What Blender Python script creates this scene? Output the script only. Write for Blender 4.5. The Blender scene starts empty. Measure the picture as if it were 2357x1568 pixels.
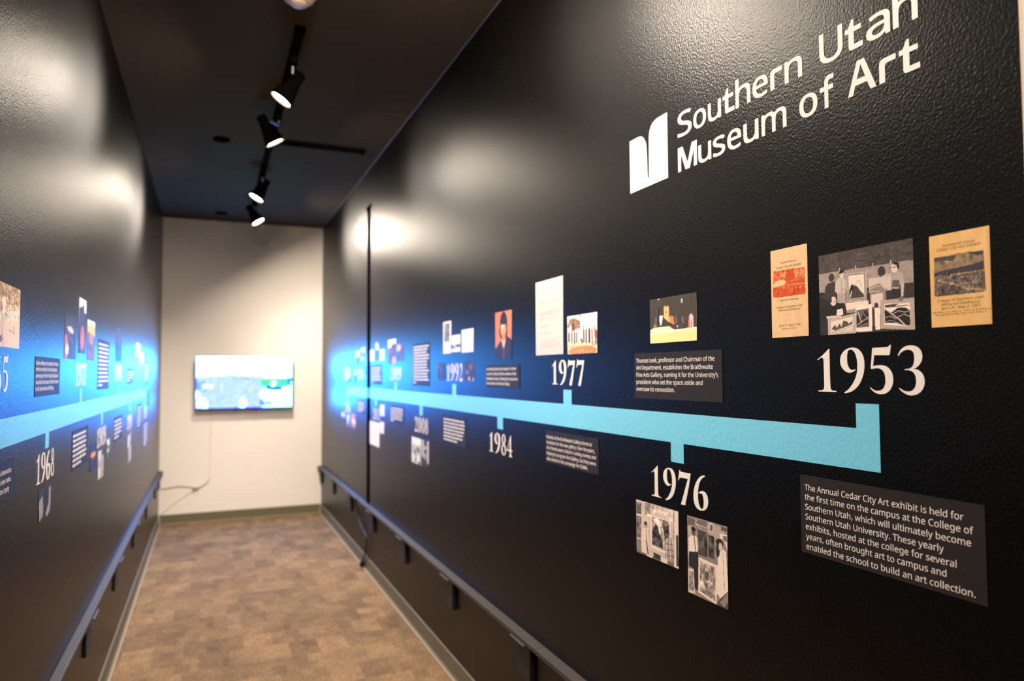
import bpy, bmesh, math, random
import numpy as np
from mathutils import Vector, Matrix

scene = bpy.context.scene
COL = scene.collection
PI = math.pi

# ------------------------------------------------------------------ camera, world, exposure
XR, XL, YE, HC = 1.0045, -0.4018, 7.146, 2.75      # right wall, left wall, end wall, ceiling
YM = 0.614                                          # mouth of the corridor
EYE = 1.3291

cam = bpy.data.cameras.new('camera')
cam.sensor_fit = 'HORIZONTAL'
cam.sensor_width = 36.0
cam.lens = 1657.008 / 2357 * 36.0
cam.clip_start = 0.02
cam.dof.use_dof = True
cam.dof.focus_distance = 1.38
cam.dof.aperture_fstop = 2.9
camo = bpy.data.objects.new('camera', cam)
COL.objects.link(camo)
r_ = Vector((0.92204, -0.38706, -0.00531)); u_ = Vector((-0.01258, -0.04368, 0.99897)); f_ = Vector((0.38689, 0.92102, 0.04515))
m3 = Matrix((r_, u_, -f_)).transposed()
camo.matrix_world = Matrix.Translation((0, 0, EYE)) @ m3.to_4x4()
scene.camera = camo

world = bpy.data.worlds.new('world')
scene.world = world
world.use_nodes = True
bg = world.node_tree.nodes['Background']
bg.inputs[0].default_value = (1.0, 0.80, 0.62, 1)
bg.inputs[1].default_value = 0.10

LAMP_COL = (1.0, 0.87, 0.765)
DISC = 250.0          # radiance of a lamp face
BEAM = 310.0          # watts of a lamp beam
scene.view_settings.view_transform = 'Standard'
scene.view_settings.look = 'None'
scene.view_settings.exposure = 0.0
scene.view_settings.gamma = 1.0
scene.view_settings.use_curve_mapping = False
scene.cycles.use_denoising = True
scene.cycles.sample_clamp_indirect = 6.0
scene.cycles.max_bounces = 6

# ------------------------------------------------------------------ helpers
def tag(o, label=None, cat=None, group=None, kind=None):
    if label: o['label'] = label
    if cat: o['category'] = cat
    if group: o['group'] = group
    if kind: o['kind'] = kind
    return o

def lin(c):
    return tuple((x / 255 / 12.92) if x / 255 <= 0.04045 else ((x / 255 + 0.055) / 1.055) ** 2.4 for x in c)

def mat(name, col, rough=0.5, spec=0.5, metal=0.0, bump=None, emit=None, estr=0.0):
    m = bpy.data.materials.new(name); m.use_nodes = True
    nt = m.node_tree; b = nt.nodes['Principled BSDF']
    b.inputs['Base Color'].default_value = (*col, 1)
    b.inputs['Roughness'].default_value = rough
    b.inputs['Specular IOR Level'].default_value = spec
    b.inputs['Metallic'].default_value = metal
    if emit:
        b.inputs['Emission Color'].default_value = (*emit, 1); b.inputs['Emission Strength'].default_value = estr
    if bump:
        scale, strength, dist = bump
        tc = nt.nodes.new('ShaderNodeNewGeometry')
        n = nt.nodes.new('ShaderNodeTexNoise'); n.inputs['Scale'].default_value = scale; n.inputs['Detail'].default_value = 2.0
        n.inputs['Roughness'].default_value = 0.45
        bp = nt.nodes.new('ShaderNodeBump'); bp.inputs['Strength'].default_value = strength; bp.inputs['Distance'].default_value = dist
        nt.links.new(tc.outputs['Position'], n.inputs['Vector'])
        nt.links.new(n.outputs['Fac'], bp.inputs['Height']); nt.links.new(bp.outputs['Normal'], b.inputs['Normal'])
    return m

ORANGE = (200, 0.55, 0.0014)
M = {}
def paint_mat(name='black_wall_paint', rough=0.43, ior=1.33, gl=0.48, base=(0.0040, 0.0035, 0.0031), bump=ORANGE):
    """satin black wall paint: dark base under a soft, short-tailed sheen, with an orange-peel surface"""
    m = bpy.data.materials.new(name); m.use_nodes = True
    nt = m.node_tree; nt.nodes.remove(nt.nodes['Principled BSDF'])
    out = nt.nodes['Material Output']
    d = nt.nodes.new('ShaderNodeBsdfDiffuse'); d.inputs['Color'].default_value = (*base, 1)
    g = nt.nodes.new('ShaderNodeBsdfGlossy'); g.distribution = 'BECKMANN'; g.inputs['Roughness'].default_value = rough; g.inputs['Color'].default_value = (*gl, 1) if isinstance(gl, tuple) else (gl, gl, gl, 1)
    g2 = nt.nodes.new('ShaderNodeBsdfGlossy'); g2.distribution = 'BECKMANN'; g2.inputs['Roughness'].default_value = 0.58; g2.inputs['Color'].default_value = g.inputs['Color'].default_value
    gm = nt.nodes.new('ShaderNodeMixShader'); gm.inputs[0].default_value = 0.20
    fr = nt.nodes.new('ShaderNodeFresnel'); fr.inputs['IOR'].default_value = ior
    mx = nt.nodes.new('ShaderNodeMixShader')
    geo = nt.nodes.new('ShaderNodeNewGeometry')
    n = nt.nodes.new('ShaderNodeTexNoise'); n.inputs['Scale'].default_value = bump[0]; n.inputs['Detail'].default_value = 2.0; n.inputs['Roughness'].default_value = 0.45
    bp = nt.nodes.new('ShaderNodeBump'); bp.inputs['Strength'].default_value = bump[1]; bp.inputs['Distance'].default_value = bump[2]
    L = nt.links.new
    L(geo.outputs['Position'], n.inputs['Vector']); L(n.outputs['Fac'], bp.inputs['Height'])
    for x in (d, g, g2): L(bp.outputs['Normal'], x.inputs['Normal'])
    L(fr.outputs['Fac'], mx.inputs[0]); L(d.outputs[0], mx.inputs[1]); L(g.outputs[0], gm.inputs[1]); L(g2.outputs[0], gm.inputs[2]); L(gm.outputs[0], mx.inputs[2]); L(mx.outputs[0], out.inputs['Surface'])
    return m
M['paint'] = paint_mat(rough=0.36, ior=1.8, gl=0.48, base=(0.0032, 0.0028, 0.0025))
M['ceil'] = paint_mat('black_ceiling_paint', 0.55, 1.6, (0.035, 0.017, 0.003), (0.105, 0.074, 0.045), (60, 0.4, 0.003))
M['white'] = mat('off_white_wall_paint', (0.80, 0.735, 0.67), 0.75, 0.3, bump=(110, 0.3, 0.0015))
M['cream_wall'] = mat('cream_wall_paint', (0.66, 0.54, 0.42), 0.75, 0.3, bump=(110, 0.3, 0.0015))
M['base'] = mat('grey_vinyl_base', (0.14, 0.118, 0.075), 0.6, 0.15)
M['toe_highlight'] = mat('tan_toe_highlight', (0.26, 0.20, 0.13), 0.7, 0.1)  # lighter than the base: the highlight along the toe is put into this colour
M['ledge'] = mat('black_satin_wood', (0.055, 0.048, 0.042), 0.5, 0.2, bump=(40, 0.25, 0.001))
M['bracket'] = mat('black_bracket_paint', (0.008, 0.007, 0.006), 0.5, 0.4)
M['cream'] = mat('cream_vinyl', (0.86, 0.77, 0.69), 0.55, 0.22, bump=(95, 0.25, 0.0015))
M['cyan'] = mat('light_blue_vinyl', (0.19, 0.60, 0.78), 0.45, 0.45, bump=(95, 0.3, 0.002))
M['teal'] = mat('sheenless_bar_vinyl', (0.10, 0.50, 0.58), 1.0, 0.0)  # bar vinyl turned from the screen, its lost sheen put into the colour
M['panel'] = mat('charcoal_print', (0.026, 0.020, 0.017), 0.6, 0.16, bump=(95, 0.25, 0.0015))
M['gap_dark'] = mat('matte_black_gap', (0.004, 0.004, 0.004), 1.0, 0.0)  # darkness of the open gap between wall panels, put in as colour
M['ink'] = mat('brown_black_ink', (0.10, 0.06, 0.03), 0.8, 0.1)
M['fixture'] = mat('black_fixture_metal', (0.008, 0.007, 0.006), 1.0, 0.0)
M['hinge'] = mat('grey_hinge_metal', (0.25, 0.24, 0.22), 0.35, 0.5, 0.8)
M['smoke'] = mat('ivory_plastic', (0.72, 0.52, 0.42), 0.5, 0.4)
M['dark_disc'] = mat('dark_cover_plate', (0.002, 0.002, 0.002), 0.9, 0.0)
M['tvbody'] = mat('black_tv_plastic', (0.012, 0.012, 0.014), 0.35, 0.5)
M['cord_white'] = mat('beige_cord', (0.46, 0.37, 0.30), 0.6, 0.3)
M['cord_pale'] = mat('white_painted_cord', (0.70, 0.63, 0.56), 0.7, 0.3)
M['cord_black'] = mat('black_cord', (0.008, 0.008, 0.008), 0.6, 0.3)
M['edge_line'] = mat('grey_edge_line', (0.05, 0.045, 0.04), 0.6, 0.2)

def attr_mat(name, emission):
    m = bpy.data.materials.new(name); m.use_nodes = True
    nt = m.node_tree; b = nt.nodes['Principled BSDF']
    a = nt.nodes.new('ShaderNodeAttribute'); a.attribute_name = 'picture'
    b.inputs['Roughness'].default_value = 0.55
    b.inputs['Specular IOR Level'].default_value = 0.2
    if emission:
        b.inputs['Base Color'].default_value = (0.01, 0.01, 0.01, 1)
        b.inputs['Roughness'].default_value = 0.3
        nt.links.new(a.outputs['Color'], b.inputs['Emission Color'])
        b.inputs['Emission Strength'].default_value = 13.0
    else:
        nt.links.new(a.outputs['Color'], b.inputs['Base Color'])
    return m
M['picture'] = attr_mat('printed_picture', False)
M['screen'] = attr_mat('lit_screen', True)

def carpet_mat():
    m = bpy.data.materials.new('brown_carpet_tile'); m.use_nodes = True
    nt = m.node_tree; N = nt.nodes; Lk = nt.links; b = N['Principled BSDF']
    b.inputs['Roughness'].default_value = 0.95; b.inputs['Specular IOR Level'].default_value = 0.15
    g = N.new('ShaderNodeNewGeometry')
    def brick(w, h, seedoff, c1, c2):
        mp = N.new('ShaderNodeMapping'); mp.inputs['Location'].default_value = seedoff
        Lk.new(g.outputs['Position'], mp.inputs['Vector'])
        t = N.new('ShaderNodeTexBrick')
        t.inputs['Scale'].default_value = 1.0; t.inputs['Brick Width'].default_value = w; t.inputs['Row Height'].default_value = h
        t.inputs['Mortar Size'].default_value = 0.0; t.inputs['Bias'].default_value = 0.0
        t.offset = 0.5; t.squash = 1.0
        t.inputs['Color1'].default_value = (*c1, 1); t.inputs['Color2'].default_value = (*c2, 1)
        Lk.new(mp.outputs['Vector'], t.inputs['Vector']); return t
    t1 = brick(0.135, 0.19, (0.03, 0.02, 0), (0.80, 0.79, 0.78), (1.22, 1.20, 1.15))
    t2 = brick(0.0675, 0.095, (0.031, 0.02, 0), (1.10, 1.10, 1.08), (0.52, 0.51, 0.52)); t2.inputs['Bias'].default_value = -0.55
    t3 = brick(0.5, 0.5, (0.1, 0.3, 0), (0.92, 0.91, 0.9), (1.08, 1.08, 1.06))
    def mul(a, c):
        x = N.new('ShaderNodeMix'); x.data_type = 'RGBA'; x.blend_type = 'MULTIPLY'; x.inputs[0].default_value = 1.0
        Lk.new(a, x.inputs[6]); Lk.new(c, x.inputs[7]); return x.outputs[2]
    # fine yarn streaks running along the corridor
    mp = N.new('ShaderNodeMapping'); mp.inputs['Scale'].default_value = (190, 22, 1)
    Lk.new(g.outputs['Position'], mp.inputs['Vector'])
    n = N.new('ShaderNodeTexNoise'); n.inputs['Scale'].default_value = 1.0; n.inputs['Detail'].default_value = 2
    Lk.new(mp.outputs['Vector'], n.inputs['Vector'])
    rp = N.new('ShaderNodeValToRGB'); rp.color_ramp.elements[0].position = 0.3; rp.color_ramp.elements[1].position = 0.7
    rp.color_ramp.elements[0].color = (0.74, 0.73, 0.72, 1); rp.color_ramp.elements[1].color = (1.22, 1.20, 1.17, 1)
    Lk.new(n.outputs['Fac'], rp.inputs['Fac'])
    n2 = N.new('ShaderNodeTexNoise'); n2.inputs['Scale'].default_value = 13.0; n2.inputs['Detail'].default_value = 3
    Lk.new(g.outputs['Position'], n2.inputs['Vector'])
    rp2 = N.new('ShaderNodeValToRGB'); rp2.color_ramp.elements[0].position = 0.35; rp2.color_ramp.elements[1].position = 0.65
    rp2.color_ramp.elements[0].color = (0.88, 0.88, 0.88, 1); rp2.color_ramp.elements[1].color = (1.1, 1.1, 1.08, 1)
    Lk.new(n2.outputs['Fac'], rp2.inputs['Fac'])
    basec = N.new('ShaderNodeRGB'); basec.outputs[0].default_value = (0.150, 0.097, 0.054, 1)
    c = mul(mul(mul(mul(mul(basec.outputs[0], t1.outputs['Color']), t2.outputs['Color']), t3.outputs['Color']), rp.outputs['Color']), rp2.outputs['Color'])
    Lk.new(c, b.inputs['Base Color'])
    bp = N.new('ShaderNodeBump'); bp.inputs['Strength'].default_value = 0.5; bp.inputs['Distance'].default_value = 0.002
    Lk.new(n.outputs['Fac'], bp.inputs['Height']); Lk.new(bp.outputs['Normal'], b.inputs['Normal'])
    return m
M['carpet'] = carpet_mat()

class MB:
    """collects shapes and links them as ONE mesh object"""
    def __init__(s): s.v = []; s.f = []
    def add(s, vs, fs):
        o = len(s.v); s.v += [tuple(v) for v in vs]; s.f += [tuple(i + o for i in f) for f in fs]; return s
    def box(s, x0, x1, y0, y1, z0, z1):
        v = [(x, y, z) for z in (z0, z1) for y in (y0, y1) for x in (x0, x1)]
        return s.add(v, [(0, 2, 3, 1), (4, 5, 7, 6), (0, 1, 5, 4), (2, 6, 7, 3), (0, 4, 6, 2), (1, 3, 7, 5)])
    def prism(s, pts, ax, a, b):
        """polygon pts (two coords) extruded along axis ax from a to b"""
        n = len(pts); vs = []
        for w in (a, b):
            for p in pts:
                q = list(p); q.insert(ax, w); vs.append(tuple(q))
        fs = [tuple(range(n))[::-1], tuple(range(n, 2 * n))] + [(i, (i + 1) % n, n + (i + 1) % n, n + i) for i in range(n)]
        return s.add(vs, fs)
    def tube(s, path, r, n=10, caps=True):
        path = [Vector(p) for p in path]; vs = []; fs = []
        rr = r if isinstance(r, (list, tuple)) else [r] * len(path)
        prev = None
        for i, p in enumerate(path):
            t = (path[min(i + 1, len(path) - 1)] - path[max(i - 1, 0)]).normalized()
            a = prev if prev is not None else Vector((0, 0, 1)) if abs(t.z) < 0.9 else Vector((1, 0, 0))
            e1 = (a - t * a.dot(t)).normalized(); e2 = t.cross(e1); prev = e1
            for k in range(n):
                an = 2 * PI * k / n
                vs.append(p + (e1 * math.cos(an) + e2 * math.sin(an)) * rr[i])
        for i in range(len(path) - 1):
            for k in range(n):
                fs.append((i * n + k, i * n + (k + 1) % n, (i + 1) * n + (k + 1) % n, (i + 1) * n + k))
        if caps:
            fs.append(tuple(range(n))[::-1]); fs.append(tuple(range((len(path) - 1) * n, len(path) * n)))
        return s.add(vs, fs)
    def lathe(s, prof, base, axis, n=28):
        """profile [(radius, distance along axis)]"""
        ax = Vector(axis).normalized(); base = Vector(base)
        a = Vector((0, 0, 1)) if abs(ax.z) < 0.9 else Vector((1, 0, 0))
        e1 = (a - ax * a.dot(ax)).normalized(); e2 = ax.cross(e1); vs = []; fs = []
        for r, d in prof:
            for k in range(n):
                an = 2 * PI * k / n
                vs.append(base + ax * d + (e1 * math.cos(an) + e2 * math.sin(an)) * max(r, 1e-5))
        for i in range(len(prof) - 1):
            for k in range(n):
                fs.append((i * n + k, i * n + (k + 1) % n, (i + 1) * n + (k + 1) % n, (i + 1) * n + k))
        fs.append(tuple(range(n))[::-1]); fs.append(tuple(range((len(prof) - 1) * n, len(prof) * n)))
        return s.add(vs, fs)
    def build(s, name, m, parent=None, smooth=False, bevel=0.0, loc=None, origin=None):
        me = bpy.data.meshes.new(name)
        vs = s.v
        if origin is not None: vs = [tuple(Vector(v) - Vector(origin)) for v in vs]
        me.from_pydata(vs, [], s.f); me.materials.append(m)
        bm = bmesh.new(); bm.from_mesh(me); bmesh.ops.recalc_face_normals(bm, faces=bm.faces)
        if bevel > 0:
            bmesh.ops.bevel(bm, geom=[e for e in bm.edges if e.is_manifold and e.calc_face_angle(0) > 0.5], offset=bevel, segments=2, affect='EDGES', profile=0.5)
        bm.to_mesh(me); bm.free()
        if smooth:
            me.polygons.foreach_set('use_smooth', [True] * len(me.polygons))
            me.set_sharp_from_angle(angle=math.radians(40))
        o = bpy.data.objects.new(name, me); COL.objects.link(o)
        if origin is not None: o.location = origin
        if parent: o.parent = parent
        return o

def empty(name, loc):
    o = bpy.data.objects.new(name, None); COL.objects.link(o); o.location = loc; o.empty_display_size = 0.05
    return o

# a print's own frame: x to the reader's right, y up, z out of the wall
ROT = {'R': Matrix(((0, 0, -1), (-1, 0, 0), (0, 1, 0))), 'L': Matrix(((0, 0, 1), (1, 0, 0), (0, 1, 0)))}
def place(o, side, y, z):
    x = XR if side == 'R' else XL
    o.matrix_world = Matrix.Translation((x, y, z)) @ ROT[side].to_4x4()
    return o

def wm(o):
    return (wm(o.parent) @ o.matrix_parent_inverse @ o.matrix_basis) if o.parent else o.matrix_basis.copy()
def attach(o, par):
    """make o a part of par without moving it"""
    o.parent = par; o.matrix_parent_inverse = wm(par).inverted(); return o
PICS = {}
PICS['group_bw'] = (230, 180, 'g', '''f 74
n 6 40
l 105 0.0059 0.445,0.074 0.566,0.083
l 105 0.0059 0.437,0.125 0.557,0.139
l 108 0.0059 0.428,0.175 0.528,0.177
p 150 -0.004,0.231 1.001,0.242 1.001,0.483 -0.009,0.474
n 8 30
p 56 -0.009,0.474 1.001,0.497 1.002,1.013 -0.010,1.009
l 45 0.0117 -0.009,0.474 1.001,0.494
l 205 0.0101 0.248,0.199 0.248,0.227
l 205 0.0101 0.428,0.202 0.427,0.232
l 205 0.0101 0.607,0.207 0.606,0.232
l 205 0.0101 0.788,0.206 0.787,0.234
e 60 0.151,0.297 0.0319,0.0503
p 62 0.107,0.365 0.193,0.345 0.196,0.591 0.055,0.574 0.074,0.410
p 165 0.213,0.495 0.307,0.507 0.309,0.628 0.214,0.617
p 190 0.197,0.362 0.232,0.318 0.293,0.320 0.314,0.355 0.307,0.507 0.213,0.503 0.187,0.467
l 120 0.0042 0.262,0.339 0.266,0.494
p 172 0.229,0.489 0.320,0.429 0.327,0.454 0.228,0.507
e 205 0.271,0.280 0.0234,0.0419
p 35 0.237,0.270 0.249,0.223 0.294,0.231 0.298,0.260 0.256,0.265
l 60 0.0050 0.257,0.277 0.290,0.276
p 172 0.316,0.275 0.540,0.289 0.536,0.631 0.316,0.621
p 120 0.334,0.293 0.524,0.306 0.522,0.604 0.332,0.600
p 220 0.345,0.304 0.511,0.315 0.513,0.589 0.343,0.588
p 70 0.349,0.489 0.394,0.423 0.437,0.446 0.472,0.506 0.506,0.549 0.509,0.581 0.347,0.585
p 50 0.349,0.481 0.380,0.405 0.408,0.457 0.377,0.556 0.351,0.561
p 215 0.355,0.562 0.372,0.492 0.382,0.493 0.363,0.567
l 150 0.0067 0.409,0.434 0.453,0.377 0.487,0.453
p 195 0.559,0.378 0.789,0.376 0.785,0.541 0.559,0.541
p 135 0.571,0.480 0.620,0.456 0.674,0.445 0.707,0.492 0.746,0.520 0.746,0.543 0.570,0.527
l 215 0.0042 0.578,0.497 0.633,0.474 0.687,0.474 0.733,0.526
p 140 0.570,0.542 0.732,0.541 0.732,0.730 0.573,0.721
p 205 0.583,0.567 0.699,0.559 0.699,0.711 0.583,0.706
e 60 0.632,0.696 0.0212,0.0335
p 228 0.611,0.725 0.668,0.723 0.666,0.971 0.616,0.971
e 58 0.694,0.315 0.0390,0.0587
p 50 0.789,0.519 0.879,0.524 0.879,0.639 0.786,0.631
p 168 0.795,0.392 0.854,0.341 0.898,0.364 0.911,0.484 0.870,0.493 0.863,0.536 0.792,0.527
p 92 0.801,0.430 0.865,0.440 0.869,0.523 0.792,0.504
p 188 0.880,0.479 0.910,0.484 0.899,0.623 0.876,0.635
p 182 0.696,0.365 0.789,0.346 0.795,0.371 0.703,0.381
e 208 0.823,0.295 0.0340,0.0570
p 38 0.797,0.249 0.825,0.228 0.863,0.246 0.869,0.299 0.856,0.331 0.843,0.272
l 28 0.0067 0.791,0.292 0.844,0.287
p 168 0.674,0.640 0.999,0.650 1.000,1.000 0.667,0.963
p 224 0.713,0.686 0.963,0.704 0.957,0.959 0.708,0.925
p 60 0.716,0.698 0.853,0.702 0.820,0.721 0.722,0.722
p 90 0.715,0.717 0.959,0.726 0.959,0.736 0.722,0.733
p 42 0.716,0.740 0.780,0.792 0.845,0.742 0.915,0.750 0.958,0.784 0.954,0.953 0.898,0.941 0.816,0.911 0.711,0.902
l 218 0.0092 0.718,0.740 0.779,0.803 0.849,0.869 0.907,0.942
l 190 0.0067 0.799,0.805 0.851,0.780 0.914,0.801 0.958,0.784
l 190 0.0067 0.843,0.846 0.901,0.822 0.956,0.853
l 185 0.0067 0.716,0.842 0.772,0.832 0.823,0.867
l 170 0.0050 0.718,0.888 0.784,0.878 0.848,0.921
e 115 0.876,0.653 0.0255,0.0235
p 48 0.006,0.526 0.134,0.583 0.110,1.017 -0.010,1.009
p 40 0.089,0.644 0.173,0.596 0.271,0.640 0.300,0.691 0.283,0.778 0.208,0.755 0.099,0.752 0.018,0.820 0.013,0.652
e 205 0.166,0.590 0.0340,0.0570
p 60 0.130,0.591 0.127,0.549 0.150,0.536 0.145,0.609
l 40 0.0059 0.173,0.592 0.205,0.592
p 222 0.205,0.698 0.270,0.688 0.276,0.769 0.200,0.762
p 218 0.301,0.627 0.554,0.626 0.552,0.726 0.314,0.717
p 150 0.314,0.717 0.417,0.704 0.416,0.751 0.314,0.749
p 228 0.415,0.664 0.588,0.672 0.584,0.984 0.415,0.980
p 100 0.421,0.728 0.552,0.718 0.551,0.931 0.416,0.933
p 50 0.423,0.768 0.472,0.820 0.517,0.730 0.551,0.773 0.549,0.881 0.471,0.898 0.417,0.917
l 205 0.0117 0.438,0.754 0.471,0.867
l 185 0.0084 0.435,0.895 0.550,0.819
l 150 0.0067 0.495,0.767 0.549,0.858
p 178 0.094,0.810 0.413,0.759 0.411,0.992 0.098,1.006
p 220 0.129,0.837 0.383,0.796 0.379,0.962 0.134,0.985
p 85 0.135,0.928 0.182,0.875 0.197,0.916 0.236,0.863 0.250,0.912 0.275,0.834 0.326,0.854 0.333,0.879 0.378,0.843 0.370,0.886 0.295,0.916 0.181,0.948
l 110 0.0067 0.142,0.961 0.257,0.945 0.377,0.906
l 150 0.0050 0.142,0.978 0.376,0.946
p 198 0.079,0.767 0.253,0.763 0.253,0.791 0.090,0.805''')
PICS['brochure_red'] = (90, 180, 'c', '''f 232,192,146
n 5 9
g 226,178,118 0.25
p 214,98,48 0.078,0.241 0.933,0.250 0.938,0.546 0.051,0.541
e 226,140,92 0.784,0.308 0.1673,0.0462
e 226,140,92 0.382,0.296 0.1115,0.0308
m 30 34 0.078,0.241 0.933,0.250 0.938,0.546 0.051,0.541
e 245,192,145 0.262,0.383 0.1580,0.0346
e 245,192,145 0.135,0.402 0.0743,0.0231
e 205,80,38 0.538,0.321 0.1301,0.0538
l 196,74,34 0.0108 0.552,0.255 0.530,0.440
l 196,74,34 0.0054 0.538,0.321 0.625,0.260
l 196,74,34 0.0054 0.539,0.306 0.460,0.249
l 200,80,36 0.0062 0.880,0.263 0.883,0.460
l 200,80,36 0.0038 0.787,0.271 0.879,0.343
p 205,88,42 0.561,0.389 0.930,0.368 0.936,0.448 0.558,0.441
l 240,180,130 0.0054 0.559,0.419 0.917,0.425
p 206,86,40 0.061,0.428 0.941,0.477 0.938,0.546 0.051,0.541
m 26 30 0.065,0.429 0.942,0.470 0.938,0.546 0.051,0.541''')
PICS['brochure_black'] = (140, 178, 'c', '''f 233,186,122
n 5 9
g 226,165,88 0.3
p 225,170,120 0.956,0.029 0.999,0.030 0.995,0.987 0.960,0.994
p 112,96,86 0.078,0.244 0.901,0.244 0.921,0.659 0.069,0.665
p 152,127,100 0.078,0.258 0.488,0.231 0.903,0.253 0.900,0.353 0.728,0.377 0.483,0.381 0.083,0.410
m 30 16 0.078,0.246 0.903,0.246 0.900,0.353 0.083,0.410
p 84,74,74 0.078,0.246 0.475,0.245 0.397,0.306 0.231,0.284 0.086,0.285
p 78,68,70 0.611,0.234 0.903,0.247 0.902,0.284 0.802,0.290
p 72,63,68 0.083,0.410 0.267,0.388 0.483,0.381 0.728,0.369 0.898,0.345 0.906,0.437 0.629,0.451 0.082,0.443
l 178,148,108 0.0107 0.355,0.446 0.629,0.449 0.909,0.443
l 96,80,74 0.0066 0.480,0.475 0.909,0.472
p 105,92,84 0.082,0.443 0.909,0.476 0.913,0.560 0.552,0.551 0.080,0.496
l 168,138,100 0.0181 0.134,0.493 0.453,0.564 0.624,0.614 0.896,0.648
l 150,125,98 0.0082 0.134,0.490 0.393,0.463
l 150,125,95 0.0131 0.503,0.552 0.911,0.559
p 92,80,76 0.079,0.561 0.377,0.556 0.500,0.658 0.069,0.660
m 38 38 0.076,0.410 0.906,0.437 0.919,0.657 0.073,0.660''')
PICS['stage_night'] = (90, 96, 'c', '''f 72,63,49
n 6 30
p 228,218,150 -0.001,0.762 1.000,0.721 1.003,1.002 -0.002,1.004
p 240,232,205 0.004,0.698 0.100,0.646 0.437,0.648 0.532,0.725 1.000,0.723 1.000,0.753 0.015,0.799
p 240,222,185 0.012,0.718 0.100,0.646 0.437,0.648 0.522,0.720 0.019,0.769
p 232,184,108 0.319,0.216 0.349,0.185 0.371,0.223 0.397,0.195 0.430,0.221 0.443,0.562 0.324,0.475
e 150,120,90 0.377,0.336 0.0190,0.0241
p 216,130,62 0.441,0.426 0.527,0.435 0.547,0.630 0.449,0.562
l 60,40,30 0.0201 0.324,0.471 0.476,0.623
p 232,228,236 0.222,0.400 0.301,0.390 0.266,0.602 0.230,0.599
p 150,140,135 0.080,0.604 0.132,0.569 0.161,0.612 0.100,0.646
l 120,110,100 0.0282 0.145,0.431 0.121,0.608
l 110,105,95 0.0241 0.584,0.461 0.582,0.595
l 120,115,100 0.0241 0.714,0.476 0.721,0.600
l 40,34,28 0.0282 0.219,0.223 0.192,0.575
p 240,186,190 0.854,0.476 0.880,0.429 0.909,0.445 0.933,0.500 0.930,0.728 0.844,0.720
p 230,120,70 0.840,0.490 0.858,0.473 0.865,0.722 0.836,0.719
l 70,60,50 0.0101 0.894,0.571 0.892,0.724
e 182,172,230 0.209,0.024 0.0171,0.0201
e 142,195,225 0.707,0.134 0.0171,0.0523
e 210,205,200 0.609,0.665 0.0152,0.0201''')
PICS['letter'] = (48, 90, 'c', '''f 200,192,184
l 177,167,159 0.0208 0.209,0.136 0.353,0.136
l 177,167,159 0.0208 0.418,0.138 0.568,0.143
l 187,179,170 0.0096 0.141,0.230 0.231,0.232
l 184,175,167 0.0319 0.153,0.302 0.838,0.298
l 186,178,170 0.0176 0.153,0.325 0.352,0.326
l 181,172,164 0.0096 0.141,0.376 0.858,0.375
l 182,173,165 0.0351 0.153,0.436 0.858,0.431
l 184,174,166 0.0176 0.175,0.469 0.817,0.466
l 177,168,161 0.0080 0.141,0.513 0.847,0.502
l 179,170,162 0.0080 0.152,0.523 0.672,0.524
l 185,177,169 0.0064 0.130,0.550 0.220,0.550
l 169,157,151 0.0128 0.152,0.618 0.417,0.606
l 180,171,162 0.0096 0.141,0.704 0.546,0.706
l 177,168,160 0.0080 0.308,0.807 0.713,0.809
l 179,170,161 0.0080 0.175,0.839 0.856,0.841
l 179,170,161 0.0080 0.175,0.863 0.856,0.871
l 180,171,163 0.0080 0.242,0.894 0.785,0.896''')
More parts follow.
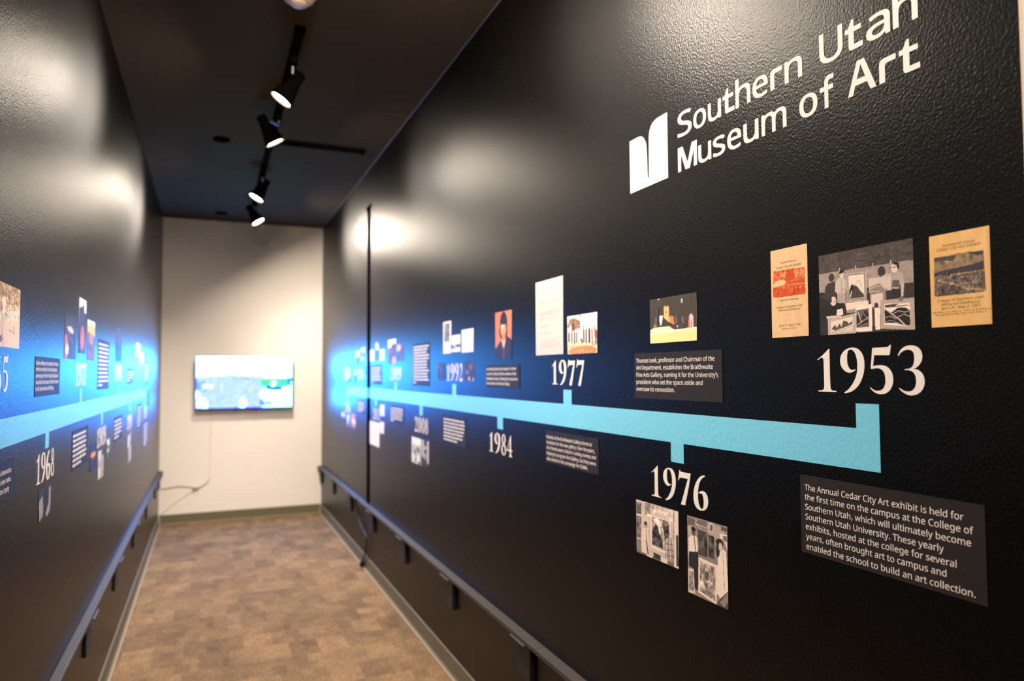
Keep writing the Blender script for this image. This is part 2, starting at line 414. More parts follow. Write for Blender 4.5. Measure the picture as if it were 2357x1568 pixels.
PICS['groundbreaking'] = (64, 72, 'c', '''f 250,241,232
p 150,122,85 0.006,0.272 0.090,0.080 0.276,0.073 0.416,0.152 0.416,0.345 0.111,0.370
m 30 20 0.006,0.272 0.090,0.080 0.276,0.073 0.416,0.152 0.416,0.345 0.111,0.370
p 95,75,55 0.153,0.206 0.265,0.200 0.276,0.411 0.163,0.404
e 230,85,60 0.310,0.315 0.0431,0.0583
l 112,86,60 0.0245 0.452,0.014 0.432,0.375
l 190,160,130 0.0138 0.857,0.029 0.866,0.360
l 205,170,140 0.0138 0.967,0.168 0.986,0.368
p 250,246,246 0.013,0.449 0.136,0.213 0.165,0.396
p 244,205,172 0.002,0.670 1.000,0.702 1.000,0.794 0.002,0.762
p 240,190,150 0.002,0.747 1.000,0.780 1.000,1.007 0.002,1.002
e 218,136,84 0.515,0.919 0.4599,0.1196
m 24 26 0.002,0.778 1.000,0.809 1.000,1.001 0.002,1.000
l 46,42,46 0.0460 0.059,0.421 0.065,0.665
l 60,48,44 0.0399 0.167,0.427 0.157,0.707
l 52,46,50 0.0368 0.255,0.440 0.259,0.725
l 88,66,50 0.0337 0.340,0.429 0.332,0.713
l 60,52,48 0.0368 0.563,0.325 0.573,0.693
l 46,42,44 0.0399 0.650,0.418 0.654,0.725
l 50,46,46 0.0460 0.749,0.395 0.749,0.728
l 200,100,70 0.0429 0.829,0.429 0.835,0.617
l 52,46,46 0.0337 0.842,0.617 0.848,0.775
l 192,82,62 0.0521 0.931,0.421 0.945,0.622
l 60,48,46 0.0337 0.934,0.621 0.940,0.792
l 70,56,50 0.0276 0.986,0.453 0.986,0.765
p 236,236,242 0.366,0.464 0.515,0.425 0.530,0.606 0.380,0.614
l 54,50,56 0.0460 0.475,0.622 0.524,0.713
e 205,160,130 0.065,0.401 0.0254,0.0276
e 205,155,125 0.167,0.397 0.0254,0.0276
e 210,160,130 0.259,0.407 0.0235,0.0276
e 205,150,115 0.406,0.381 0.0235,0.0276
e 200,150,120 0.563,0.303 0.0294,0.0307
e 205,160,130 0.650,0.375 0.0254,0.0276
e 190,140,110 0.749,0.367 0.0254,0.0276
e 205,150,120 0.829,0.401 0.0254,0.0276
e 200,140,110 0.913,0.377 0.0274,0.0307
l 245,222,200 0.0138 0.111,0.431 0.142,0.676
l 245,222,200 0.0138 0.210,0.452 0.214,0.754
l 245,222,200 0.0138 0.300,0.457 0.296,0.772
l 245,222,200 0.0153 0.612,0.533 0.612,0.738
l 245,222,200 0.0153 0.792,0.571 0.792,0.773
l 245,222,200 0.0123 0.885,0.576 0.894,0.791''')
PICS['portrait'] = (40, 100, 'c', '''f 228,128,88
g 205,100,70 0.3
e 46,28,30 0.526,0.272 0.2308,0.2648
e 58,36,34 0.507,0.418 0.2564,0.1869
e 232,150,100 0.507,0.382 0.1624,0.1495
e 250,205,160 0.463,0.328 0.0855,0.0498
e 225,130,85 0.523,0.554 0.1026,0.0935
p 42,38,48 0.004,0.780 0.357,0.597 0.522,0.726 0.720,0.513 1.037,0.624 1.028,1.016 -0.022,1.024
p 235,175,150 0.413,0.598 0.632,0.602 0.521,0.854
l 120,70,90 0.0187 0.540,0.726 0.500,0.987
e 40,24,28 0.527,0.159 0.2051,0.1246''')
PICS['studio_men'] = (130, 136, 'g', '''f 196
n 10 24
p 110 0.009,0.042 0.139,0.035 0.132,0.254 0.007,0.266
m 60 14 0.009,0.042 0.139,0.035 0.132,0.254 0.007,0.266
p 95 0.007,0.306 0.132,0.302 0.115,0.709 0.005,0.718
m 50 14 0.007,0.306 0.132,0.302 0.115,0.709 0.005,0.718
l 225 0.0178 -0.002,0.286 0.147,0.276
p 130 0.005,0.751 0.118,0.731 0.129,0.962 0.003,0.988
p 150 0.220,0.016 0.363,0.006 0.349,0.202 0.234,0.229
m 40 16 0.191,0.001 0.879,-0.008 0.881,0.218 0.220,0.254
p 228 0.369,0.214 0.825,0.201 0.829,0.712 0.671,0.818 0.357,0.795
p 170 0.397,0.237 0.796,0.222 0.800,0.710 0.665,0.781 0.386,0.759
p 226 0.434,0.256 0.641,0.247 0.587,0.504 0.448,0.413
m 60 18 0.391,0.238 0.796,0.222 0.800,0.710 0.386,0.759
p 60 0.392,0.503 0.481,0.340 0.537,0.368 0.573,0.529 0.642,0.585 0.643,0.755 0.392,0.742
m 50 22 0.392,0.503 0.531,0.327 0.642,0.585 0.643,0.755 0.392,0.742
p 70 0.641,0.278 0.722,0.342 0.789,0.262 0.798,0.531 0.697,0.602
p 215 0.140,0.548 0.213,0.474 0.291,0.480 0.311,0.886 0.247,0.975 0.129,0.966
l 90 0.0133 0.248,0.509 0.265,0.899
l 70 0.0267 0.253,0.726 0.291,0.958
e 150 0.242,0.427 0.0387,0.0533
e 45 0.240,0.397 0.0387,0.0311
p 148 0.697,0.570 0.777,0.505 0.851,0.506 0.892,0.956 0.698,0.904
l 215 0.0133 0.737,0.548 0.726,0.913
l 215 0.0133 0.804,0.519 0.820,0.926
l 70 0.0111 0.697,0.644 0.871,0.615
l 70 0.0111 0.698,0.750 0.879,0.718
l 70 0.0111 0.704,0.844 0.886,0.821
e 105 0.763,0.452 0.0470,0.0578
e 40 0.755,0.421 0.0442,0.0333
p 110 0.009,0.975 0.991,0.915 1.000,1.006 -0.006,1.006
p 225 0.262,0.967 0.397,0.959 0.397,0.996 0.262,1.006
p 215 0.589,0.911 0.753,0.915 0.740,1.004 0.589,0.998
p 60 0.420,0.875 0.589,0.890 0.589,0.976 0.434,0.980
p 218 0.918,0.019 1.000,0.016 1.000,1.006 0.882,0.996
l 90 0.0111 0.910,0.021 0.887,0.990
p 62 0.945,0.420 0.994,0.423 0.997,0.965 0.950,0.961''')
PICS['studio_pair'] = (112, 166, 'g', '''f 138
n 10 20
p 165 0.514,0.022 0.937,0.022 0.958,0.228 0.537,0.162
p 100 0.030,0.026 0.215,0.029 0.197,0.107 0.026,0.115
p 175 0.009,0.133 0.150,0.129 0.114,0.237 0.019,0.265
p 110 0.246,0.010 0.514,0.011 0.505,0.088 0.237,0.084
l 215 0.0090 0.246,0.010 0.231,0.085 0.511,0.088
p 196 0.572,0.012 0.692,0.016 0.671,0.132 0.556,0.119
p 100 0.594,0.033 0.663,0.038 0.649,0.115 0.580,0.105
p 72 0.271,0.141 0.515,0.151 0.515,0.457 0.294,0.461
m 40 16 0.271,0.141 0.515,0.151 0.515,0.457 0.294,0.461
p 80 0.543,0.164 0.687,0.172 0.688,0.462 0.533,0.454
m 40 16 0.543,0.164 0.687,0.172 0.688,0.462 0.533,0.454
p 90 0.854,0.019 0.997,0.021 0.996,0.063 0.853,0.069
p 225 0.824,0.108 0.995,0.100 1.000,0.305 0.933,0.162 0.836,0.169
p 110 0.893,0.126 0.994,0.118 0.992,0.195 0.905,0.166
p 222 0.011,0.304 0.120,0.233 0.254,0.249 0.281,0.404 0.202,0.464 0.035,0.461
l 45 0.0136 0.181,0.257 0.221,0.451
l 190 0.0211 0.032,0.323 0.012,0.537
l 150 0.0151 0.012,0.537 0.064,0.634
p 46 0.041,0.464 0.283,0.433 0.287,0.640 0.257,0.922 0.121,0.914 0.138,0.666 0.032,0.654
e 90 0.168,0.200 0.0496,0.0483
e 30 0.164,0.159 0.0583,0.0302
p 130 0.288,0.462 0.743,0.446 0.741,0.503 0.317,0.502
p 224 0.287,0.492 0.761,0.514 0.716,0.996 0.268,0.945
p 158 0.330,0.532 0.714,0.545 0.683,0.965 0.303,0.915
m 60 20 0.330,0.532 0.714,0.545 0.683,0.965 0.303,0.915
e 90 0.488,0.693 0.0525,0.0603
p 228 0.772,0.412 0.840,0.316 0.902,0.286 0.961,0.311 1.004,0.769 0.833,0.906 0.730,0.854
e 45 0.820,0.221 0.0875,0.0452
e 45 0.775,0.327 0.0408,0.0830
e 196 0.836,0.272 0.0437,0.0513
l 150 0.0075 0.886,0.337 0.915,0.772
p 205 0.005,0.689 0.156,0.672 0.180,0.987 0.000,0.998
p 125 0.029,0.723 0.139,0.711 0.150,0.951 0.027,0.959
m 60 14 0.029,0.723 0.139,0.711 0.150,0.951 0.027,0.959
p 85 0.173,0.999 0.725,1.000 0.799,0.910 1.006,0.768 1.008,1.003
p 140 0.798,0.953 0.998,0.784 1.003,0.882 0.909,0.988''')
PICS['desert'] = (84, 72, 'c', '''f 246,204,152
p 205,165,105 0.028,0.012 1.000,0.000 0.977,0.280 0.016,0.377
m 60 26 0.028,0.012 1.000,0.000 0.975,0.412 0.013,0.479
l 150,110,60 0.0190 0.756,0.023 0.806,0.433 0.789,0.765
l 165,120,70 0.0122 0.692,0.320 0.768,0.645
l 150,105,60 0.0136 0.609,0.063 0.529,0.384
l 165,120,70 0.0122 0.330,0.137 0.372,0.486
l 140,95,55 0.0109 0.199,0.098 0.220,0.505
p 248,228,190 0.011,0.544 0.443,0.450 0.981,0.352 0.985,0.562 0.005,0.717
m 40 20 0.015,0.415 0.977,0.280 0.985,0.562 0.008,0.636
p 250,215,165 0.007,0.663 0.983,0.532 1.000,1.000 -0.005,1.017
l 150,105,65 0.0122 0.784,0.643 0.822,0.762
l 170,120,75 0.0109 0.628,0.717 0.821,0.747
l 160,110,70 0.0136 0.358,0.599 0.388,0.855
l 150,100,60 0.0122 0.430,0.577 0.417,0.794 0.449,0.986
e 150,95,60 0.359,0.872 0.0529,0.0544
p 255,240,215 0.371,0.246 0.497,0.213 0.472,0.474 0.386,0.485
e 200,120,90 0.358,0.393 0.0411,0.0544''')
PICS['tv'] = (120, 68, 'v', '''f 22,220,660
p 4.46,6.53,201.29 -0.009,0.395 0.132,0.375 0.351,0.356 0.663,0.378 0.720,0.439 0.684,1.035 -0.008,1.010
m 1.0 40 -0.009,0.395 0.663,0.378 0.684,1.035 -0.008,1.010
p 2.84,4.90,171.46 0.392,0.427 0.465,0.427 0.465,0.458 0.392,0.457
p 3.28,3.95,158.91 0.487,0.422 0.553,0.423 0.553,0.453 0.487,0.453
p 2.84,4.62,183.52 0.442,0.235 0.467,0.215 0.465,0.356 0.443,0.367
l 3.28,5.86,183.52 0.0158 0.153,0.366 0.158,0.380
l 3.28,5.86,183.52 0.0178 0.222,0.341 0.233,0.376
l 3.28,5.21,183.52 0.0158 0.345,0.316 0.351,0.366
p 6.49,9.16,232.66 0.249,0.526 0.265,0.526 0.263,0.667 0.250,0.667
p 1.64,3.95,158.91 0.048,0.489 0.101,0.490 0.096,0.524 0.051,0.524
p 1.41,3.59,165.75 0.067,0.683 0.117,0.604 0.125,0.634 0.075,0.703
p 1.86,3.95,171.46 -0.001,0.484 0.043,0.494 0.049,0.703 0.017,0.682 -0.001,0.533
e 22.00,220.00,600.00 0.104,0.574 0.0230,0.0356
e 22.00,220.00,600.00 0.149,0.585 0.0197,0.0297
p 22.00,220.00,600.00 0.002,0.682 0.020,0.657 0.052,0.773 0.039,0.817 0.002,0.801
p 22.00,220.00,600.00 0.039,0.852 0.091,0.803 0.118,0.894 0.118,1.009 0.081,1.013
p 22.00,220.00,600.00 0.448,0.843 0.478,0.803 0.500,0.835 0.520,0.886 0.512,0.968 0.468,0.997 0.449,0.976
p 10.65,20.82,407.73 0.002,0.831 0.044,0.842 0.071,0.983 0.003,0.995
l 3.28,5.57,201.29 0.0139 0.222,0.396 0.224,0.887
l 4.46,6.83,214.88 0.0099 0.625,0.480 0.627,0.807
p 0.88,8.70,2.67 0.658,0.449 0.720,0.429 0.889,0.430 0.998,0.410 0.994,0.587 0.908,0.607 0.834,0.637 0.721,0.604 0.670,0.582
m 1.0 30 0.658,0.449 0.720,0.429 0.998,0.410 0.994,0.587 0.834,0.637 0.670,0.582
p 0.23,1.92,21.95 0.889,0.441 0.906,0.441 0.902,0.586 0.887,0.586
p 0.23,1.92,24.62 0.947,0.462 0.995,0.431 0.993,0.535 0.965,0.607
p 0.23,1.49,24.62 0.709,0.562 0.788,0.584 0.896,0.606 0.897,0.679 0.721,0.665
e 22.00,220.00,600.00 0.799,0.533 0.0273,0.0495
p 22.00,220.00,600.00 0.660,0.705 0.710,0.634 0.755,0.676 0.891,0.689 1.000,0.608 1.003,0.974 0.939,0.972 0.802,0.967 0.756,0.862 0.666,0.808
p 3.28,5.21,158.91 0.727,0.748 0.784,0.780 0.773,0.816 0.733,0.795
p 0.60,2.63,220.11 0.706,0.876 0.779,0.889 0.802,0.967 0.712,0.944
p 1.86,2.94,201.29 0.661,0.839 0.706,0.850 0.718,0.985 0.662,0.983
p 1.04,3.95,220.11 0.830,0.895 0.847,0.932 0.864,0.896 0.893,0.897 0.887,0.939 0.836,0.942
l 4.71,11.06,407.73 0.0218 0.667,0.978 1.000,0.974
l 4.71,11.06,407.73 0.0158 -0.000,0.990 0.392,0.994''')

# ------------------------------------------------------------------ drawing of printed pictures
class Cv:
    def __init__(s, w, h, bgc, rng):
        s.w, s.h, s.rng = w, h, rng
        s.a = np.ones((h, w, 3)) * np.array(bgc, float)
        yy, xx = np.mgrid[0:h, 0:w]; s.X = (xx + 0.5) / w; s.Y = (yy + 0.5) / h
    def mask(s, pts):
        m = np.zeros(s.X.shape, bool); n = len(pts)
        for i in range(n):
            x0, y0 = pts[i]; x1, y1 = pts[(i + 1) % n]
            if y0 == y1: continue
            c = ((y0 > s.Y) != (y1 > s.Y)) & (s.X < (x1 - x0) * (s.Y - y0) / (y1 - y0) + x0)
            m ^= c
        return m
    def poly(s, c, pts): s.a[s.mask(pts)] = c
    def ell(s, c, p, r): s.a[((s.X - p[0]) / r[0]) ** 2 + ((s.Y - p[1]) / r[1]) ** 2 < 1] = c
    def line(s, c, w, pts):
        asp = s.w / s.h; hw = max(w / 2, 0.55 / s.h)
        for (x0, y0), (x1, y1) in zip(pts[:-1], pts[1:]):
            dx, dy = (x1 - x0) * asp, y1 - y0; L2 = dx * dx + dy * dy + 1e-9
            t = np.clip(((s.X - x0) * asp * dx + (s.Y - y0) * dy) / L2, 0, 1)
            d = np.hypot((s.X - x0) * asp - t * dx, s.Y - y0 - t * dy)
            s.a[d < hw] = c
    def noise(s, amp, cells, m=None):
        out = np.zeros(s.X.shape)
        for k, am in ((1, 0.6), (2, 0.4)):
            n = int(cells * k) + 2; gr = s.rng.standard_normal((n, n))
            gx = s.X * (n - 1.001); gy = s.Y * (n - 1.001); ix = gx.astype(int); iy = gy.astype(int); fx = gx - ix; fy = gy - iy
            out += am * (gr[iy, ix] * (1 - fx) * (1 - fy) + gr[iy, ix + 1] * fx * (1 - fy) + gr[iy + 1, ix] * (1 - fx) * fy + gr[iy + 1, ix + 1] * fx * fy)
        d = out[..., None] * amp
        if m is None: s.a = s.a + d
        else: s.a[m] = (s.a + d)[m]

def draw(txt, w, h, tint, seed):
    rng = np.random.default_rng(seed)
    def C(t):
        p = [float(q) for q in t.split(',')]
        if len(p) == 1: p = [p[0], p[0] * 0.90, p[0] * 0.83]
        return np.array(p)
    def P(ts): return [tuple(float(q) for q in t.split(',')) for t in ts]
    cv = Cv(w, h, (128, 128, 128), rng)
    for ln in txt.split('\n'):
        k = ln.split()
        if not k: continue
        if k[0] == 'f': cv.a[:] = C(k[1])
        elif k[0] == 'p': cv.poly(C(k[1]), P(k[2:]))
        elif k[0] == 'e': cv.ell(C(k[1]), P([k[2]])[0], P([k[3]])[0])
        elif k[0] == 'l': cv.line(C(k[1]), float(k[2]), P(k[3:]))
        elif k[0] == 'n': cv.noise(float(k[1]), float(k[2]))
        elif k[0] == 'm': cv.noise(float(k[1]), float(k[2]), cv.mask(P(k[3:])))
        elif k[0] == 'g':                                   # uneven ageing of the paper
            n = np.clip(0.5 + 0.5 * np.sin(cv.X * 3.1 + 1.3) * np.cos(cv.Y * 2.3 - 0.4), 0, 1)[..., None] * float(k[2])
            cv.a = cv.a * (1 - n) + C(k[1]) * n
    a = cv.a
    if tint == 'g': a = a + rng.standard_normal(a.shape[:2])[..., None] * 5            # film grain
    if tint == 'v': return np.clip(a, 0, None) / 100.0
    a = np.clip(a * (1.1 if tint == 'g' else 1.0), 0, 255) / 255.0
    return np.where(a <= 0.04045, a / 12.92, ((a + 0.055) / 1.055) ** 2.4)

def picture_mesh(name, w, h, img, thick, m):
    """thin sheet w x h, drawn face forward: a grid carrying one colour per vertex, with closed sides"""
    H, W = img.shape[:2]
    xs = np.linspace(-w / 2, w / 2, W); ys = np.linspace(h / 2, -h / 2, H)
    gx, gy = np.meshgrid(xs, ys)
    v = np.stack([gx.ravel(), gy.ravel(), np.full(W * H, thick)], 1)
    i = np.arange(W * H).reshape(H, W)
    f = np.stack([i[1:, :-1], i[1:, 1:], i[:-1, 1:], i[:-1, :-1]], -1).reshape(-1, 4)
    nb = len(v)
    back = np.array([[-w / 2, -h / 2, 0], [w / 2, -h / 2, 0], [w / 2, h / 2, 0], [-w / 2, h / 2, 0]])
    v = np.vstack([v, back])
    c = [i[-1, 0], i[-1, -1], i[0, -1], i[0, 0]]
    sides = [[nb + k, nb + (k + 1) % 4, c[(k + 1) % 4], c[k]] for k in range(4)] + [[nb + 3, nb + 2, nb + 1, nb]]
    f = np.vstack([f, np.array(sides)])
    me = bpy.data.meshes.new(name)
    me.vertices.add(len(v)); me.vertices.foreach_set('co', v.ravel())
    me.loops.add(f.size); me.loops.foreach_set('vertex_index', f.ravel().astype(np.int32))
    me.polygons.add(len(f)); me.polygons.foreach_set('loop_start', np.arange(0, f.size, 4, dtype=np.int32))
    me.update(calc_edges=True)
    at = me.attributes.new('picture', 'FLOAT_COLOR', 'POINT')
    col = np.ones((len(v), 4), np.float32); col[:nb, :3] = img.reshape(-1, 3)
    col[nb:, :3] = img[[-1, -1, 0, 0], [0, -1, -1, 0]]
    at.data.foreach_set('color', col.ravel())
    me.materials.append(m); me.validate()
    return me

# ------------------------------------------------------------------ lettering
def load_font(fn):
    try:
        return bpy.data.fonts.load(bpy.utils.resource_path('LOCAL') + '/datafiles/fonts/' + fn)
    except Exception:
        return None
F_SANS = load_font('NotoSansHebrew-Regular.woff2')

def glyph_run(text, font, shear=0.0, fat=0.0, res=4):
    """outline mesh of a run of text at size 1: (verts, faces)"""
    c = bpy.data.curves.new('run', 'FONT'); c.body = text; c.resolution_u = res; c.shear = shear; c.offset = fat
    if font: c.font = font
    o = bpy.data.objects.new('run', c); COL.objects.link(o)
    me = o.to_mesh()
    v = np.array([tuple(x.co) for x in me.vertices]).reshape(-1, 3); f = [tuple(p.vertices) for p in me.polygons]
    o.to_mesh_clear(); bpy.data.objects.remove(o); bpy.data.curves.remove(c)
    return v, f

def flat_poly(contours):
    """filled outlines (first with holes cut by the rest)"""
    c = bpy.data.curves.new('run', 'CURVE'); c.dimensions = '2D'; c.fill_mode = 'BOTH'
    for pts in contours:
        s = c.splines.new('POLY'); s.points.add(len(pts) - 1); s.use_cyclic_u = True
        for p, q in zip(s.points, pts): p.co = (q[0], q[1], 0, 1)
    o = bpy.data.objects.new('run', c); COL.objects.link(o)
    me = o.to_mesh()
    v = np.array([tuple(x.co) for x in me.vertices]).reshape(-1, 3); f = [tuple(p.vertices) for p in me.polygons]
    o.to_mesh_clear(); bpy.data.objects.remove(o); bpy.data.curves.remove(c)
    return v, f

class Flat:
    """flat shapes gathered into one thin mesh"""
    def __init__(s): s.v = []; s.f = []
    def add(s, v, f, sx=1, sy=1, dx=0, dy=0, dz=0):
        o = len(s.v); s.v += [(a[0] * sx + dx, a[1] * sy + dy, dz) for a in v]; s.f += [tuple(i + o for i in q) for q in f]
    def quad(s, x0, x1, y0, y1):
        s.add([(x0, y0), (x1, y0), (x1, y1), (x0, y1)], [(0, 1, 2, 3)])
    def build(s, name, m, z, thick, parent=None):
        me = bpy.data.meshes.new(name)
        me.from_pydata(s.v, [], s.f); me.materials.append(m)
        bm = bmesh.new(); bm.from_mesh(me)
        bmesh.ops.remove_doubles(bm, verts=bm.verts, dist=1e-6)
        for f in bm.faces:
            if f.normal.z < 0: f.normal_flip()
        r = bmesh.ops.extrude_face_region(bm, geom=bm.faces[:])
        top = [e for e in r['geom'] if isinstance(e, bmesh.types.BMVert)]
        bmesh.ops.translate(bm, verts=top, vec=(0, 0, thick))
        bmesh.ops.translate(bm, verts=bm.verts, vec=(0, 0, z))
        bmesh.ops.recalc_face_normals(bm, faces=bm.faces)
        bm.to_mesh(me); bm.free()
        o = bpy.data.objects.new(name, me); COL.objects.link(o)
        if parent: o.parent = parent
        return o

def text_lines(lines, font, shear=0.0, fat=0.0):
    """lines: (text, x_left, x_right, baseline, size); width is fitted when x_right is given; 'c' centres on x_left"""
    fl = Flat()
    for t, x0, x1, yb, size in lines:
        v, f = glyph_run(t, font, shear, fat)
        if not len(v): continue
        mn, mx = v[:, 0].min(), v[:, 0].max()
        if x1 == 'c': fl.add(v, f, size, size, x0 - size * (mn + mx) / 2, yb)
        else:
            k = (x1 - x0) / (mx - mn) if x1 is not None else size
            fl.add(v, f, k, size, x0 - k * mn, yb)
    return fl

# serif figures, one unit tall; 'c' marks a corner, the rest is a smooth curve
DIG = {
'1' : '0.365,1.008c 0.370,0.979c 0.367,0.441 0.372,0.146c 0.387,0.075 0.419,0.049 0.475,0.041 0.544,0.038c 0.541,0.016c 0.012,0.018c 0.015,0.041c 0.100,0.049 0.147,0.057 0.182,0.089 0.193,0.144c 0.193,0.442 0.193,0.722c 0.181,0.777 0.153,0.804 0.106,0.801 0.017,0.751c 0.000,0.766c 0.149,0.854 0.354,1.008c' ,
'9' : '0.092,0.012c 0.111,-0.007c 0.192,0.005 0.310,0.043 0.438,0.123 0.545,0.244 0.622,0.398 0.655,0.542 0.661,0.661 0.644,0.780 0.597,0.884 0.517,0.963 0.425,1.002 0.330,1.011 0.234,0.998 0.125,0.949 0.047,0.872 0.008,0.785 0.000,0.715 0.017,0.626 0.069,0.546 0.143,0.485 0.217,0.456 0.302,0.458 0.376,0.484 0.422,0.522c 0.409,0.531c 0.356,0.517 0.304,0.519 0.252,0.549 0.211,0.624 0.195,0.711 0.197,0.825 0.215,0.912 0.249,0.959 0.297,0.968 0.350,0.956 0.411,0.898 0.454,0.793 0.474,0.672 0.466,0.509 0.436,0.389 0.380,0.277 0.303,0.172 0.204,0.075 0.128,0.030' ,
'5' : '0.087,0.986c 0.290,0.990 0.443,0.993 0.491,1.002 0.515,1.020 0.539,1.039c 0.558,1.033c 0.544,0.961 0.523,0.835c 0.504,0.819c 0.129,0.829c 0.114,0.724 0.092,0.591c 0.171,0.608 0.278,0.612 0.373,0.600 0.458,0.566 0.531,0.496 0.574,0.407 0.587,0.301 0.567,0.196 0.517,0.105 0.440,0.038 0.344,0.002 0.238,-0.003 0.142,0.019 0.065,0.067 0.000,0.125c 0.015,0.134c 0.075,0.093 0.153,0.069 0.241,0.071 0.319,0.102 0.368,0.160 0.397,0.243 0.399,0.325 0.386,0.415 0.350,0.481 0.294,0.527 0.218,0.548 0.139,0.544 0.055,0.532c 0.033,0.545c 0.056,0.725' ,
'3' : '0.000,0.810c 0.039,0.882 0.096,0.945 0.178,0.990 0.268,1.007 0.357,1.003 0.443,0.977 0.510,0.923 0.551,0.852 0.561,0.774 0.545,0.688 0.500,0.618 0.438,0.564 0.362,0.525c 0.436,0.513 0.512,0.470 0.570,0.400 0.596,0.306 0.593,0.221 0.561,0.135 0.498,0.060 0.410,0.011 0.305,-0.010 0.208,-0.002 0.110,0.039 0.049,0.082 0.003,0.125c 0.018,0.133c 0.085,0.095 0.156,0.071 0.237,0.068 0.308,0.087 0.362,0.132 0.394,0.187 0.410,0.266 0.403,0.360 0.372,0.431 0.321,0.478 0.251,0.501 0.153,0.504c 0.154,0.523c 0.243,0.530 0.306,0.554 0.352,0.604 0.376,0.683 0.382,0.770 0.369,0.849 0.327,0.898 0.265,0.919 0.194,0.918 0.121,0.892 0.056,0.849 0.027,0.802c' ,
'7' : '0.078,1.014c 0.108,1.000c 0.115,0.973 0.306,0.964 0.627,0.968c 0.602,0.848 0.503,0.492 0.333,-0.010c 0.128,-0.007c 0.257,0.274 0.401,0.595 0.489,0.797c 0.301,0.800 0.149,0.789 0.071,0.768 0.023,0.689c 0.000,0.700c 0.043,0.867 0.062,0.980' ,
'6' : '0.554,0.994c 0.431,0.983 0.316,0.931 0.200,0.831 0.103,0.703 0.033,0.550 0.000,0.394 0.000,0.278 0.023,0.157 0.092,0.052 0.191,-0.011 0.318,-0.033 0.445,-0.017 0.544,0.023 0.628,0.098 0.672,0.201 0.678,0.306 0.651,0.405 0.584,0.491 0.502,0.531 0.404,0.538 0.319,0.514 0.244,0.462c 0.253,0.445c 0.318,0.459 0.388,0.457 0.443,0.408 0.475,0.299 0.476,0.177 0.447,0.068 0.404,0.025 0.348,0.020 0.293,0.059 0.245,0.148 0.216,0.258 0.209,0.381 0.228,0.561 0.268,0.708 0.342,0.824 0.428,0.906 0.553,0.970c' ,
'2': '0.020,0.740c 0.050,0.880 0.140,0.980 0.270,1.010 0.390,0.960 0.460,0.840 0.450,0.680 0.370,0.500 0.250,0.300 0.150,0.160c 0.300,0.130 0.420,0.130 0.490,0.190c 0.520,0.180c 0.480,0.000c 0.000,0.000c 0.000,0.030c 0.140,0.220 0.250,0.420 0.310,0.580 0.320,0.730 0.280,0.850 0.200,0.900 0.110,0.860 0.050,0.740c',
'4': '0.360,1.000c 0.420,1.000c 0.420,0.330c 0.540,0.330c 0.540,0.260c 0.420,0.260c 0.420,0.060c 0.520,0.020c 0.520,0.000c 0.200,0.000c 0.200,0.020c 0.290,0.060c 0.290,0.260c 0.000,0.260c 0.000,0.310c | 0.290,0.330c 0.070,0.330c 0.290,0.800c',
}
def ring(cx, cy, rx, ry, n=40, rot=0.0):
    return [(cx + rx * math.cos(t) * math.cos(rot) - ry * math.sin(t) * math.sin(rot), cy + rx * math.cos(t) * math.sin(rot) + ry * math.sin(t) * math.cos(rot)) for t in [2 * PI * k / n for k in range(n)]]
def outline(spec):
    pts = []
    for w in spec.split():
        c = w.endswith('c'); x, y = w.rstrip('c').split(','); pts.append((float(x), float(y), c))
    n = len(pts); out = []
    for i in range(n):
        p0, p1, p2, p3 = pts[i - 1], pts[i], pts[(i + 1) % n], pts[(i + 2) % n]
        out.append((p1[0], p1[1]))
        if p1[2] and p2[2]: continue
        a = p1 if p1[2] else p0
        b = p2 if p2[2] else p3
        for t in (0.25, 0.5, 0.75):
            q = []
            for k in (0, 1):
                m1 = (p2[k] - a[k]) / 2 if not p1[2] else (p2[k] - p1[k])
                m2 = (b[k] - p1[k]) / 2 if not p2[2] else (p2[k] - p1[k])
                q.append((2 * t ** 3 - 3 * t * t + 1) * p1[k] + (t ** 3 - 2 * t * t + t) * m1 + (3 * t * t - 2 * t ** 3) * p2[k] + (t ** 3 - t * t) * m2)
            out.append(tuple(q))
    return out
DIGM = {}
def digit(ch):
    if ch not in DIGM:
        if ch == '0': DIGM[ch] = [flat_poly([ring(0.28, 0.5, 0.275, 0.515), ring(0.28, 0.5, 0.145, 0.455, rot=0.05)])]
        elif ch == '8': DIGM[ch] = [flat_poly([ring(0.27, 0.755, 0.205, 0.255), ring(0.27, 0.775, 0.105, 0.195, rot=-0.08)]), flat_poly([ring(0.27, 0.26, 0.265, 0.27), ring(0.275, 0.25, 0.15, 0.21, rot=0.12)])]
        else: DIGM[ch] = [flat_poly([outline(p) for p in DIG[ch].split('|')])]
    return DIGM[ch]

YEAR_H = 0.0762
def year(text, side, y_left, y_right, zb, label, group, only=None):
    """figures fitted between the two ends, one mesh"""
    w = abs(y_right - y_left)
    adv = []; x = 0
    for ch in text:
        ms = digit(ch); mx = max(v[:, 0].max() for v, f in ms); adv.append(x); x += mx + 0.13
    tot = x - 0.13; fl = Flat(); k = w / tot
    for ch, a in zip(text, adv):
        for v, f in digit(ch): fl.add(v, f, k, YEAR_H, a * k - w / 2, 0)
    o = fl.build('year_numeral', M['cream'], 0.0, 0.0006)
    place(o, side, (y_left + y_right) / 2, zb)
    return tag(o, label, 'year number', group)

GR = {'R': 'prints along the right wall', 'L': 'prints along the left wall'}
def rect(side, yl, yr, zt, zb):
    return side, (yl + yr) / 2, (zt + zb) / 2, abs(yr - yl), abs(zt - zb)

